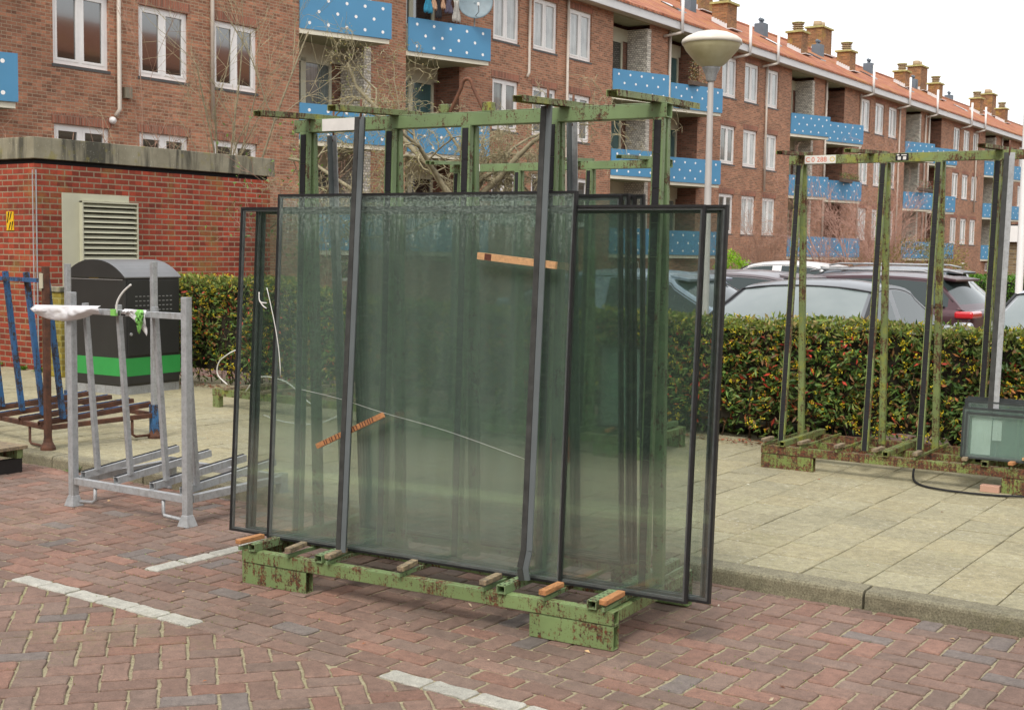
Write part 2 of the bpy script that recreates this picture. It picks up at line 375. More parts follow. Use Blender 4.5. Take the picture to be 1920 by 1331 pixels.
def row(y, xa, xb, white=None, off=0.):
    x = xa + off
    while x < xb:
        x2 = x + .21; mid = x + .105; wh = white and any(a < mid < b for a, b in white)
        k = random.uniform(.9, 1.08)
        brick(mb, [(x, y), (x2, y), (x2, y + W_), (x, y + W_)], (.42 * k, .41 * k, .36 * k, 1) if wh else bcol(), z0=.001 if wh else 0)
        x = x2
row(3.592, -13, 4, [(-5.30, -4.13), (-3.02, -1.9)], .04)
for k, y in enumerate((3.697, 3.802, 3.907, 4.012)): row(y, -13, 4, None, .105 * (k % 2))
herring(mb, -13, -5.075, 4.117, 5.62, 0, [(0, -1, -4.117), (0, 1, 5.632), (1, 0, -5.078)], -5, 4.117)
herring(mb, -4.972, 4, 4.117, 5.62, 0, [(0, -1, -4.117), (0, 1, 5.632), (-1, 0, 4.972)], -5.02, 4.117)
y = 4.122
while y < 5.55:
    k = random.uniform(.9, 1.08); brick(mb, [(-5.077, y), (-4.973, y), (-4.973, y + .21), (-5.077, y + .21)], (.42 * k, .41 * k, .36 * k, 1), z0=.001); y += .21
bp = mb.build('brick_paving', pave_mat('paving_brick', .85, .38, (.15, .15, .05), None), col=True); struct(bp)
# kerb and pavement
PZ = .08
mb = MB(); x = -15.93
while x < 5:
    k = random.uniform(.9, 1.06); c = (.23 * k, .21 * k, .14 * k, 1); x2 = x + .995; r_ = .022
    prof = [(5.64, -.04), (5.643, PZ - r_), (5.648, PZ - r_ * .4), (5.662, PZ - .001), (5.775, PZ + .001), (5.775, -.04)]
    n = len(prof); e = random.uniform(-.002, .002)
    mb.add([(x + .004, p[0] + e, p[1]) for p in prof] + [(x2 - .004, p[0] + e, p[1]) for p in prof], [(i, (i + 1) % n, n + (i + 1) % n, n + i) for i in range(n)] + [tuple(range(n))[::-1], tuple(range(n, 2 * n))], 0, c); x = x + 1.
struct(mb.build('kerb', pave_mat('kerb_concrete', .9, .75, (.13, .13, .035), None, .35, 120), col=True))
mb = MB(); mb.add([(-16, 5.77, PZ - .012), (6, 5.77, PZ - .012), (6, 10.4, PZ - .012), (-16, 10.4, PZ - .012)], [(0, 1, 2, 3)]); struct(mb.build('pavement_joints', sand_mat()))
mb = MB(); TS = .303; i = 0; x = -16.0 + .071
while x < 5:
    y = 5.778 - (.15 if i % 2 else 0.0)
    while y < 9.62:
        p = clip([(x, y), (x + TS, y), (x + TS, y + TS), (x, y + TS)], 0, -1, -5.779)
        k = random.uniform(.94, 1.06); h = random.uniform(-.006, .006)
        if p and area(p) > .004: brick(mb, p, (.315 * k + h, .285 * k, .178 * k - h, 1), gap=.0034, ch=.003, z0=PZ, amp=.0014, wob=.001, flat=True)
        y += TS
    x += TS; i += 1
struct(mb.build('pavement', pave_mat('concrete_tile', .9, .30, (.22, .22, .085), (.52, .50, .43), .20, 130), col=True))

# ------------------------------------------------------------------ green A-frame glass racks
ST = (.064, .577, 1.0, 1.445, 1.945)
def green_rack(label, loc, rz, mat, basemat, fd=(.32, .396), bd=(.52, .438), ztop=2.165, arms=((.1, .0, .8), (.6, -.085, .72), (1.5, -.02, .8), (1.93, -.035, .81)), stations=ST, pw=.048, rw=.031, loop=True, worn_arm=None, length=1.97, chan=(.098, .476, 1.45, 1.877), woods=(), footlen=.392, rubber=True, depth=.84, patch=None):
    t = thing('glass_rack', label, 'glass rack', loc, rz)
    t['group'] = 'green steel racks for carrying glass panes'
    Ln = length
    b = MB(); zb, zt = .105, .163
    b.hollow((0, .025, (zb + zt) / 2), (Ln, .025, (zb + zt) / 2), .05, zt - zb, .004); b.hollow((0, depth - .025, (zb + zt) / 2), (Ln, depth - .025, (zb + zt) / 2), .05, zt - zb, .004)
    for s_ in (.03, Ln - .03): b.beam((s_, .051, .132), (s_, depth - .051, .132), .045, .05)
    b.beam((.055, .42, .136), (Ln - .055, .42, .136), .06, .045)
    b.build('base_frame', basemat, t, bevel=.002)
    for x0 in (0.0, Ln - .39):
        for y0 in (.003, depth - .057):
            f = MB(); f.hollow((x0, y0 + .027, .0515), (x0 + .389, y0 + .027, .0515), .054, .1, .004); f.build('foot', basemat, t, bevel=.002)
    for s_ in chan:
        c = MB(); c.hollow((s_, -.015, .183), (s_, depth + .015, .183), .042, .036, .004, mi=0)
        for k in range(22):
            for q in (-.011, .011): c.disc((s_ + q, .0 + k * .038, .2018), (0, 0, 1), .0055, 8, 1)
        c.build('crossbar', [mat, m_hole], t, bevel=0)
    for s_, m_, y1 in woods:
        c = MB(); z = .190
        c.beam((s_, -.022, .172), (s_, depth + .01, .172), .012, .016)
        c.build('bearer', mat, t)
        c = MB(); a = random.uniform(-.01, .01)
        c.beam((s_ - a, -.025, z + .012), (s_ + a, y1, z + .014), .034, .022, mi=0); c.build('wooden_strip', m_, t, bevel=.003)
    for s_ in stations:
        for (d0, d1), sg in ((fd, -1), (bd, 1)):
            p0, p1 = Vector((s_, d0 + .018 * -sg, .165)), Vector((s_, d1 + (-.002 if sg < 0 else .002), ztop)); up = Vector((0, sg, 0))
            c = MB(); c.hollow(p0, p1, pw, .032, .004, up); o = c.build('post', mat, t, bevel=.0015)
            if rubber:
                k = random.uniform(0, .004); zt2 = 1.0
                q1 = p0.lerp(p1, zt2 - .004)
                c = MB(); nseg = 14
                for i in range(nseg):
                    a, e = p0.lerp(q1, i / nseg), p0.lerp(q1, (i + 1) / nseg - .0012)
                    c.beam(a + up * .0175, e + up * .0175, rw, .004 + (.001 if i % 5 == 2 else 0), up)
                o2 = c.build('rubber_strip', m_rubber, o)
    c = MB(); zc = ztop + .032
    c.hollow((-.006, .42, zc), (Ln + .008, .42, zc), .062, .062, .005); tb = c.build('top_beam', mat, t, bevel=.003)
    if patch:
        for (x0, x1, mm) in patch:
            c = MB(); c.bb((x0, .3862, zc - .029), (x1, .3885, zc + .029)); c.build('paint_patch', mm, tb)
    for n_, (s_, a, e) in enumerate(arms):
        c = MB(); za = zc + .031 + .014
        sag = -.022 if n_ != 1 else -.028
        c.channel((s_, a, za + sag), (s_, .42, za), .05, .026, .004, (0, 0, 1)); c.channel((s_, .42, za), (s_, e, za + .012), .05, .026, .004, (0, 0, 1))
        c.build('arm', worn_arm or mat, t, bevel=.001)
    if loop:
        pts = []
        A, Bp, top = Vector((.868, .42, zc + .0)), Vector((1.09, .42, zc)), .19
        for i in range(9): pts.append(A.lerp(Vector((.958, .42, zc + .162)), i / 9))
        for i in range(11):
            th = math.pi * .86 - (math.pi * .72) * i / 10; pts.append(Vector((.979 + .026 * math.cos(th), .42, zc + .155 + .028 * math.sin(th))))
        for i in range(9): pts.append(Vector((1.0, .42, zc + .162)).lerp(Bp, (i + 1) / 9))
        c = MB(); c.tube(pts, .0085, 10); c.build('lifting_loop', m_rust2, t, smooth=True)
        for s_ in (.862, 1.096):
            c = MB(); c.bb((s_ - .024, .398, zc + .032), (s_ + .024, .442, zc + .072)); c.build('loop_bracket', m_green2, t, bevel=.003)
    return t

RZ = R(4.5776); RO = (-4.4845, 4.2307, 0)
wl = [(.004, m_wood, .135), (.294, m_oldwood, .12), (.529, m_oldwood, .125), (.93, m_oldwood, .12), (1.363, m_oldwood, .12), (1.655, m_wood, .135), (1.932, m_wood, .15)]
green_rack('large green steel A-frame rack loaded with glass, standing in the foreground street', RO, RZ, m_green, m_green3, woods=wl, worn_arm=m_green2, patch=((.171, .387, m_offwhite),), chan=(.075, .476, 1.45, 1.877))
rack_e = Vector((math.cos(RZ), math.sin(RZ), 0)); rack_n = Vector((-math.sin(RZ), math.cos(RZ), 0))
def rk(s_, d, z): return Vector(RO) + rack_e * s_ + rack_n * d + Vector((0, 0, z))

g_plain = dirtyglass('pane_glass', (.968, .978, .972), .005); g_dirt = dirtyglass('pane_glass_dirty', (.970, .978, .973), .030)
g_cond = dirtyglass('pane_glass_misted', (.968, .976, .971), .025, True)
m_tape = plain('clear_strap', (.6, .68, .62), .35, 0, .1, 30)
def igu(label, s0, s1, d0, d1, z0, h, yaw=0, mats=(g_plain, g_dirt), group='large double glazing units leaning on the green rack', base=None, rz=RZ, thick=.020, edge=.010, cat='glass pane', seal=None):
    """double glazing unit: two sheets of glass, spacer and black edge seal"""
    p = rk(s0, d0, z0) if base is None else base
    t = thing('glazing_unit', label, cat, p, 0, group); wd = s1 - s0
    lean = math.atan2(d1 - d0, h)
    t.rotation_euler = (0, 0, 0); t.matrix_world = Matrix.Translation(p) @ Matrix.Rotation(rz + yaw, 4, 'Z') @ Matrix.Rotation(-lean, 4, 'X')
    for y0, mm in ((0, mats[0]), (thick - .004, mats[1])):
        c = MB(); c.bb((.0015, y0, .0015), (wd - .0015, y0 + .004, h - .0015)); c.build('glass_sheet', mm, t)
    c = MB(); a = edge   # seal: closed frame slightly proud on every side
    for (x0, x1, zz0, zz1) in ((0, wd, 0, a), (0, wd, h - a, h), (0, a, a, h - a), (wd - a, wd, a, h - a)):
        c.bb((x0, -.0012, zz0), (x1, thick + .0012, zz1))
    c.build('edge_seal', seal or m_black, t)
    c = MB(); q = a + .010
    for (x0, x1, zz0, zz1) in ((a, wd - a, a, q), (a, wd - a, h - q, h - a), (a, q, q, h - q), (wd - q, wd - a, q, h - q)):
        c.bb((x0, .0045, zz0), (x1, thick - .0045, zz1))
    c.build('spacer', m_spacer, t); return t
igu('narrower glass pane with a black edge, frontmost and tallest on the large rack', .012, 1.632, .165, .250, .190, 1.672, .006, (g_cond, g_dirt))
igu('wide glass pane directly behind the narrower front one, sticking out left and right', -.255, 2.205, .192, .282, .190, 1.612, -.004, (g_plain, g_plain))
igu('second wide glass pane of the large rack, its right edge farthest out', -.175, 2.285, .222, .305, .190, 1.612, .004, (g_plain, g_plain))
igu('third wide glass pane, nearest the posts of the large rack', -.165, 2.252, .2475, .330, .190, 1.600, .003, (g_plain, g_plain), edge=.010)
for k in range(4):
    igu(('glass pane against the rear posts of the large rack, %s' % ('nearest to the posts', 'second from the posts', 'third from the posts', 'outermost of the four')[k]),
        .27 - .006 * k, 1.735 + .018 * k - (.006 if k == 2 else 0), .575 + .031 * k, .478 + .034 * k, .20, 1.655 + .006 * (k % 2), .0 + .003 * k, (g_dirt if k < 2 else g_plain, g_plain))

# clamp bars hanging from the arms
def clamp_bar(label, s_, d0, z0, d1, z1, rear=False, kink=False, z_rod=2.29):
    t = thing('clamp_bar', label, 'clamp bar', rk(s_, d0, 0), RZ, 'grey steel bars that clamp the glass on the large rack')
    sg = 1 if rear else -1
    P0, P1 = Vector((0, 0, z0)), Vector((0, d1 - d0, z1))
    pts = [P0, P1]
    if kink: pts = [P0, Vector((-.008, -.004, z0 + .05)), Vector((.007, .0, z0 + .13)), P1]
    c = MB()
    for a, b in zip(pts[:-1], pts[1:]):
        c.beam(a, b, .026, .008, (0, sg, 0), (-.0135, 0) if not rear else (.0135, 0), 1)
        c.beam(a, b, .026, .006, (0, sg, 0), (.0135, -.001) if not rear else (-.0135, -.001), 0)
        c.beam(a, b, .005, .040, (0, sg, 0), (.0015, -.02), 1)
    c.build('bar', [m_galv if rear else m_galvd, m_galvd if rear else m_clampd], t, bevel=0)
    c = MB(); e = P1 + Vector((.004, .002, -.03)); c.tube([e, e + Vector((0, .002, .03 + z_rod - z1))], .0055, 8); c.build('threaded_rod', m_rust2, t, smooth=True)
    return t
clamp_bar('long grey clamp bar in front of the glass, left of the two front ones', .535, .075, .205, .205, 2.205, z_rod=2.285)
clamp_bar('long grey clamp bar with a bent foot, right one in front of the glass', 1.50, .10, .205, .225, 2.215, kink=True, z_rod=2.305)
clamp_bar('grey clamp bar behind the glass at the left end of the large rack', .055, .74, .20, .615, 2.17, True, z_rod=2.31)
clamp_bar('grey clamp bar behind the glass near the right clamp of the large rack', 1.415, .74, .20, .62, 2.20, True, z_rod=2.31)
# loose wooden wedges held between clamp and glass
def wedge(label, a, b, mat, w_=.026, marks=None):
    a, b = rk(*a), rk(*b); m = (a + b) / 2; d = (b - a); ln = d.length; d.normalize()
    n_ = rack_n; zv = d.cross(n_).normalized(); M = Matrix((d, n_, zv)).transposed().to_4x4(); M.translation = m
    c = MB(); c.bb((-ln / 2, -.009, -w_ / 2), (ln / 2, .009, w_ / 2))
    if marks:
        for x, wd in marks: c.bb((-ln / 2 + x, -.0102, -w_ / 2 + .001), (-ln / 2 + x + wd, -.0095, w_ / 2 - .001), 1)
    o = c.build('wooden_wedge', [mat, m_mark], None, bevel=0); o.matrix_world = M
    tag(o, label, 'wooden wedge'); return o
m_mark = woodmat('burnt_mark', (.10, .03, .018))
wedge('notched orange wooden wedge slanting up to the right behind the left clamp bar', (.350, .128, .675), (.722, .150, .850), m_wood, .024, [(x, .006) for x in (.05, .063, .085, .098, .12, .14, .22, .235, .252, .275, .29, .305, .322, .335, .35)])
wedge('pale wooden wedge with a dark band, lying almost level behind the right clamp bar', (1.188, .196, 1.580), (1.575, .196, 1.545), m_wood2, .030, [(.038, .034)])
# cut strapping cord in front of the glass
c = MB(); c.tube([rk(.10 + .0 * i, .17, 0) + Vector((0, 0, 0)) for i in range(0)] or [rk(-.0 + .085 * math.sin(i / 11 * 1.5) + .02, .158 - .0 * i, 1.41 - .42 * (i / 11) ** 1.0) for i in range(12)], .0022, 6)
tag(c.build('strap_end', m_offwhite, None, smooth=True), 'thin white strap curving down beside the left edge of the front pane', 'strap')

def spl(pts):
    P = []; pts = [Vector(p) for p in pts]
    for i in range(len(pts) - 1):
        p0, p1, p2, p3 = pts[max(i - 1, 0)], pts[i], pts[i + 1], pts[min(i + 2, len(pts) - 1)]
        for k in range(5): u = k / 5; P.append(.5 * ((2 * p1) + (-p0 + p2) * u + (2 * p0 - 5 * p1 + 4 * p2 - p3) * u * u + (-p0 + 3 * p1 - 3 * p2 + p3) * u ** 3))
    return P + [pts[-1]]
c = MB(); c.tube(spl([rk(.242, .150, .934), rk(.474, .150, .905), rk(.703, .150, .862), rk(1.067, .150, .804), rk(1.463, .150, .717)]), .0006, 5)
tag(c.build('cord', m_offwhite, None, smooth=True), 'thin pale cord sagging across the front pane between the two clamp bars', 'cord')
c = MB(); c.tube(spl([rk(*p) for p in ((-.053, .186, 1.386), (-.043, .180, 1.342), (.0, .178, 1.335))]), .003, 6); c.tube(spl([rk(-.043, .180, 1.342), rk(-.02, .178, 1.32), rk(.0, .178, 1.31)]), .003, 6)
tag(c.build('strap_end', m_offwhite, None, smooth=True), 'short forked white strap end at the left side of the wide pane', 'strap')

# second green rack on the pavement by the hedge (right) ---------------------------------------
S2 = Vector((-3.72, 8.545, PZ)); Z2 = R(1.8)
woods2 = [(.03, m_oldwood, .12), (.30, m_oldwood, .14), (.56, m_oldwood, .12), (.83, m_oldwood, .14), (1.10, m_oldwood, .12), (1.42, m_oldwood, .1), (1.72, m_wood, .12)]
r2 = green_rack('rusty green glass rack before the hedge at right, small panes stacked on its base', S2, Z2, m_green2, m_greenrust, fd=(.16, .37), bd=(.60, .45), ztop=2.185,
    arms=((.09, -.05, .55), (.60, -.12, .75), (1.47, -.12, .8), (1.97, -.1, .8)), stations=(.085, .70, 1.08, 1.47, 1.99), loop=False, woods=woods2, chan=(.16, .9, 1.55), length=2.05, pw=.046, rw=.033, worn_arm=m_greenrust, patch=((.115, .345, m_offwhite),))
def text_mesh(s_, size, mat, parent, M, name='lettering', ext=.0004):
    cu = bpy.data.curves.new('t', 'FONT'); cu.body = s_; cu.size = size; cu.extrude = ext; cu.align_x = 'LEFT'
    to = bpy.data.objects.new('t', cu); COL.objects.link(to); dg = bpy.context.evaluated_depsgraph_get(); dg.update()
    me = bpy.data.meshes.new_from_object(to.evaluated_get(dg)); bpy.data.objects.remove(to); me.materials.clear(); me.materials.append(mat)
    o = link(name, me, parent); o.matrix_local = M; return o
m_redtxt = plain('faded_red', (.62, .12, .04), .6); m_yel = plain('yellow_paint', (.7, .5, .03), .55)
for ch in r2.children:
    if ch.name.startswith('top_beam'): tb2 = ch
for txt, x, mm in (('C', .12, m_redtxt), ('0', .165, m_redtxt), ('288', .205, m_redtxt), ('O', .30, m_yel)):
    text_mesh(txt, .05, mm, tb2, Matrix.Translation((x, .3858, 2.200)) @ Matrix.Rotation(R(90), 4, 'X'), 'lettering')
c = MB(); c.bb((.775, .3862, 2.194), (.865, .3885, 2.242)); c.build('dark_sticker', m_rubber, tb2)
c = MB()
for k in range(2): c.bb((.79 + .037 * k, .3852, 2.200), (.812 + .037 * k, .3861, 2.222)); 
c.bb((.783, .3852, 2.229), (.80, .3861, 2.238)); c.bb((.815, .3852, 2.229), (.852, .3861, 2.236)); c.build('sticker_marks', m_offwhite, tb2)
# grey clamp at the right end of that rack
def world2(s_, d, z): return S2 + Vector((math.cos(Z2), math.sin(Z2), 0)) * s_ + Vector((-math.sin(Z2), math.cos(Z2), 0)) * d + Vector((0, 0, z))
t = thing('clamp_bar', 'grey clamp bar standing at the right end of the hedge rack', 'clamp bar', world2(1.56, .10, 0), Z2)
c = MB(); c.beam((0, 0, .22), (0, .17, 2.22), .035, .006, (0, -1, 0), (.018, 0), 0); c.beam((0, 0, .22), (0, .17, 2.22), .034, .006, (0, -1, 0), (-.017, 0), 1); c.beam((0, 0, .22), (0, .17, 2.22), .005, .04, (0, -1, 0), (0, -.02), 1); c.build('bar', [m_galv, m_clampd], t)
c = MB(); c.tube([(0, .17, 2.20), (0, .172, 2.30)], .006, 8); c.build('threaded_rod', m_rust2, t, smooth=True)
g_small = dirtyglass('small_pane_glass', (.91, .945, .935), .07); m_seal2 = plain('dark_grey_seal', (.035, .042, .042), .5, 0, .3, 20)
for k in range(5):
    dz = (.305, .335, .375, .385, .395)[k]; xs = (1.405, 1.375, 1.39, 1.37, 1.38)[k]
    p = world2(xs, .03 + .034 * k, .205)
    t = igu('small pane of the low stack on the hedge rack, %s' % ('frontmost, paper behind it', 'second from the front', 'third from the front', 'fourth from the front', 'rearmost and tallest of the stack')[k], 0, .56 + .02 * k, 0, .03, 0, dz, 0, (g_small, g_small), 'small panes stacked on the hedge rack', base=p, rz=Z2, thick=.026, edge=.012, seal=m_seal2)
    if k == 0:
        c = MB(); c.bb((.035, .031, .03), (.16, .033, dz - .03)); c.build('paper_sheet', m_offwhite, t)
        c = MB(); c.bb((.168, .031, .13), (.225, .033, dz - .04)); c.build('paper_label', m_offwhite, t)
        c = MB(); c.bb((.37, -.012, .02), (.43, -.002, .038)); c.build('wooden_block', m_wood2, t)
    if k == 4:
        c = MB(); c.bb((.40, -.004, dz - .05), (.47, -.002, dz - .015)); c.build('white_label', m_offwhite, t)

# third green rack, behind the large one --------------------------------------------------------
r3 = green_rack('bright green glass rack standing behind the large rack, mostly seen through the glass', (-6.50, 8.10, PZ), R(3.4), m_green, m_green3, loop=False, patch=((.13, .29, m_offwhite),),
    arms=((.06, -.02, .6), (.1, -.02, .1 + .4), (1.2, -.02, .62), (1.78, -.06, .75)), stations=(.064, .1 + .05, 1.0 - .35, 1.3, 1.92), woods=[(.3, m_oldwood, .14), (1.2, m_oldwood, .14), (1.7, m_wood, .14)])
for k in range(3):
    p = Vector((-4.95, 8.30 + .035 * k, PZ + .21)); igu('small glass pane on the rack behind the large one, %s' % ('front', 'middle', 'back')[k], 0, .36, 0, .03, 0, .62 - .015 * k, 0, (g_small, g_small), 'small panes on the rack behind', base=p, rz=R(3.4), thick=.026, edge=.016)
c = MB()
for k in range(3):
    for i in range(2): c.bb((k * .0 + .004 * k, 0 + .11 * i, k * .055), (.22, .10 + .11 * i, k * .055 + .05))
m_redbrick = plain('red_brick_block', (.42, .075, .04), .8, 0, .25, 20)
o = c.build('brick_pile', m_redbrick, None, bevel=.003); o.location = (-5.1, 7.75, PZ); o.rotation_euler = (0, 0, .2); tag(o, 'small pile of red bricks seen through the right part of the glass', 'bricks')

# low green rack base with straps, left of the glass --------------------------------------------
t = thing('rack_base', 'low mossy green rack base on the pavement with white straps on it', 'rack base', (-9.26, 8.36, PZ), R(-1))
c = MB(); c.hollow((0, .03, .145), (2.0, .03, .145), .055, .065, .004); c.hollow((0, .8, .145), (2.0, .8, .145), .055, .065, .004)
for s_ in (.03, 1.97): c.beam((s_, .058, .145), (s_, .772, .145), .05, .05)
c.build('base_frame', m_green2, t)
for s_, d_ in ((.0, .0), (1.9, .0), (.0, .77), (1.9, .77)):
    c = MB(); c.bb((s_ + .005, d_ + .003, 0), (s_ + .09, d_ + .057, .112)); c.build('foot', m_green2, t)
for s_ in (.2, .7, 1.25, 1.8):
    c = MB(); c.beam((s_, -.02, .19), (s_, .85, .19), .05, .024); c.build('wooden_strip', m_oldwood, t)
def loop_strap(name, label, pts, r_=.006, mat=m_offwhite):
    c = MB(); P = []
    pts = [Vector(p) for p in pts]
    for i in range(len(pts) - 1):
        p0, p1, p2, p3 = pts[max(i - 1, 0)], pts[i], pts[i + 1], pts[min(i + 2, len(pts) - 1)]
        for k in range(6):
            u = k / 6; P.append(.5 * ((2 * p1) + (-p0 + p2) * u + (2 * p0 - 5 * p1 + 4 * p2 - p3) * u * u + (-p0 + 3 * p1 - 3 * p2 + p3) * u ** 3))
    P.append(pts[-1]); c.tube(P, r_, 6); return tag(c.build(name, mat, None, smooth=True), label, 'strap')
loop_strap('strap', 'white strap looping up from the low green base beside the hedge', [(-9.05, 8.36, .31), (-9.16, 8.34, .40), (-9.13, 8.33, .52), (-9.02, 8.34, .60), (-8.96, 8.38, .64)], .006)
loop_strap('strap', 'white strap curling over the low green base, seen through the left glass edge', [(-8.8, 8.36, .27), (-8.55, 8.3, .42), (-8.2, 8.28, .40), (-7.9, 8.2, .28), (-7.7, 8.15, .22)], .007)
loop_strap('strap', 'white strap trailing on the paving in front of the low green base', [(-8.3, 8.1, .11), (-7.9, 7.95, .10), (-7.5, 7.95, .12), (-7.2, 8.05, .26)], .006)
# black strap under the hedge rack and a loose pink tile
loop_strap('hose', 'black rubber strap bowed out from under the hedge rack', [tuple(world2(1.0, .35, .06)), tuple(world2(1.10, .02, .012)), tuple(world2(1.32, -.17, .012)), tuple(world2(1.68, -.16, .012)), tuple(world2(1.95, .0, .012))], .008, m_rubber)
c = MB(); c.bb((0, 0, 0), (.12, .07, .045)); o = c.build('brick_piece', plain('pink_brick', (.50, .30, .22), .85), None, bevel=.003); o.location = world2(1.53, -.02, 0); tag(o, 'pale pink piece of brick beside the foot of the hedge rack', 'brick')

# end of a wood-topped stand at the left frame edge
t = thing('rack_base', 'end of a dark wood-topped stand at the left edge of the street', 'rack base', (-8.80, 5.0, 0), R(3))
c = MB(); c.bb((0, 0, .10), (.90, .05, .165)); c.bb((0, .30, .10), (.90, .35, .165)); c.build('base_frame', m_green3, t)
for s_ in (.0, .84): c = MB(); c.bb((s_, .0, 0), (s_ + .05, .35, .098)); c.build('foot', m_black, t)
c = MB(); c.bb((-.02, -.02, .167), (.93, .37, .192)); c.build('wooden_top', m_oldwood, t, bevel=.003)

# ------------------------------------------------------------------ galvanised stillage
t = thing('stillage', 'galvanised steel stillage standing on the brick street in front of the waste bin', 'stillage', (-6.655, 4.885, 0), R(1.8), 'L-shaped steel stillages with slanted bars')
Wd, Dp = 1.0, .78
for s_ in (0, Wd):
    c = MB(); c.hollow((s_, 0, .055), (s_, 0, 1.315), .044, .044, .004, (0, 1, 0)); o = c.build('post', m_galvb, t, bevel=.003)
    f = MB(); f.lathe([(.026, .07), (.034, .062), (.058, .0), (0.0, .0)], (s_, 0, 0), 4, M=Matrix.Rotation(R(45), 3, 'Z')); f.build('foot', m_galvb, o)
for s_ in (0, Wd):
    c = MB(); c.hollow((s_, Dp, .055), (s_, Dp, .2), .055, .055, .004, (0, 1, 0)); o = c.build('rear_leg', m_galvb, t)
    f = MB(); f.lathe([(.026, .07), (.034, .062), (.058, .0), (0.0, .0)], (s_, Dp, 0), 4, M=Matrix.Rotation(R(45), 3, 'Z')); f.build('foot', m_galvb, o)
c = MB(); c.beam((.022, 0, .155), (Wd - .022, 0, .155), .034, .042); c.beam((.028, Dp, .17), (Wd - .028, Dp, .17), .04, .045)
c.beam((0, .031, .155), (0, Dp - .028, .165), .04, .045); c.beam((Wd, .031, .155), (Wd, Dp - .028, .165), .04, .045); c.build('base_frame', m_galvb, t, bevel=.002)
c = MB(); c.beam((.022, .0, 1.205), (Wd - .022, .0, 1.205), .032, .036); c.build('top_rail', m_galvb, t, bevel=.002)
for i, s_ in enumerate((.085, .385, .70, .955)):
    c = MB(); c.hollow((s_, .115, .215), (s_, .035, 1.25 if i < 3 else 1.19), .028, .030, .003, (0, 1, 0)); o = c.build('slanted_bar', m_galv, t, bevel=.001)
    c = MB(); c.beam((s_, .115 + .022, .24), (s_, .035 + .022, 1.17), .012, .006, (0, 1, 0), (.012, 0)); c.build('rubber_strip', m_rubber, o)
    c = MB(); c.hollow((s_ - .02, .02, .192), (s_ - .02, Dp + .0, .265), .040, .042, .003); o = c.build('glass_bearer', m_galvb, t)
    c = MB(); c.beam((s_ - .02, .02, .2155), (s_ - .02, Dp, .2885), .014, .005, (0, 0, 1), (-.008, 0)); c.build('rubber_strip', m_rubber, o)
for s_ in (.2, .80):
    c = MB(); c.tube([(s_, .0, .135), (s_, .0, .05), (s_ + .01, .0, .038), (s_ + .15, .0, .032)] if s_ > .5 else [(s_, .0, .135), (s_, .0, .06), (s_ - .02, 0, .04), (s_ - .14, .0, .03)], .011, 8); c.build('skid', m_galvb, t, smooth=True)
# torn white film wound round its rail
def film(label, c0, c1, drop, seed, mat, wr=.05, bulge=.03):
    rn = random.Random(seed); nx, nz = 26, 9; b = MB(); c0, c1 = Vector(c0), Vector(c1); vs_ = []
    for i in range(nx + 1):
        u = i / nx; p = c0.lerp(c1, u); dd = drop(u)
        for j in range(nz + 1):
            v = j / nz; w2 = math.sin(v * math.pi)
            q = p + Vector((0, -bulge * w2 - .024 + .012 * math.sin(9 * u + 3 * v + seed) * w2, .028 - dd * v))
            q += Vector((rn.uniform(-1, 1), rn.uniform(-1, 1), rn.uniform(-1, 1))) * .008 * w2; vs_.append(q)
    b.add(vs_, [(i * (nz + 1) + j, (i + 1) * (nz + 1) + j, (i + 1) * (nz + 1) + j + 1, i * (nz + 1) + j + 1) for i in range(nx) for j in range(nz)])
    o = b.build('plastic_film', mat, None, smooth=True); s = o.modifiers.new('s', 'SOLIDIFY'); s.thickness = .0012; return tag(o, label, 'plastic film')
Mf = Mat('white_film'); Mf.base((.80, .80, .82)); Mf.set(.35); tl = Mf.n('BsdfTransparent'); mx = Mf.n('MixShader'); mx.inputs[0].default_value = .25; Mf.l(Mf.b.outputs[0], mx.inputs[1]); Mf.l(tl.outputs[0], mx.inputs[2]); Mf.l(mx.outputs[0], Mf.out.inputs['Surface'])
film('crumpled white plastic film sagging from the left end of the stillage rail', (-6.95, 4.86, 1.20), (-6.33, 4.875, 1.215), lambda u: .05 + .045 * math.sin(min(1, u * 1.15) * math.pi) ** .7, 3, Mf.m, bulge=.022)
film('torn scrap of white film hanging from the middle of the stillage rail', (-6.12, 4.88, 1.205), (-5.93, 4.885, 1.205), lambda u: .03 + .12 * u ** 1.6, 9, Mf.m, bulge=.01)
m_lime = plain('lime_tape', (.22, .55, .12), .45)
film('bright green tape end hanging from the stillage rail', (-5.985, 4.862, 1.207), (-5.935, 4.864, 1.207), lambda u: .11 + .03 * math.sin(5 * u), 5, m_lime, bulge=.012)
c = MB(); c.bb((-6.235, 4.845, 1.19), (-6.195, 4.866, 1.228)); tag(c.build('tape', m_lime, None), 'small green tape patch on the stillage rail beside a black marking', 'tape')
c = MB(); 
for k, wd in enumerate((.006, .018, .014)): c.bb((-6.18 + k * .022, 4.858, 1.192), (-6.18 + k * .022 + wd, 4.8645, 1.22))
tag(c.build('sticker', m_rubber, None), 'small black marking on the stillage rail', 'sticker')
loop_strap('strap', 'white plastic strap end sticking up in an arc from the stillage rail', [(-6.20, 4.86, 1.20), (-6.19, 4.86, 1.27), (-6.15, 4.87, 1.33), (-6.09, 4.88, 1.375)], .006)

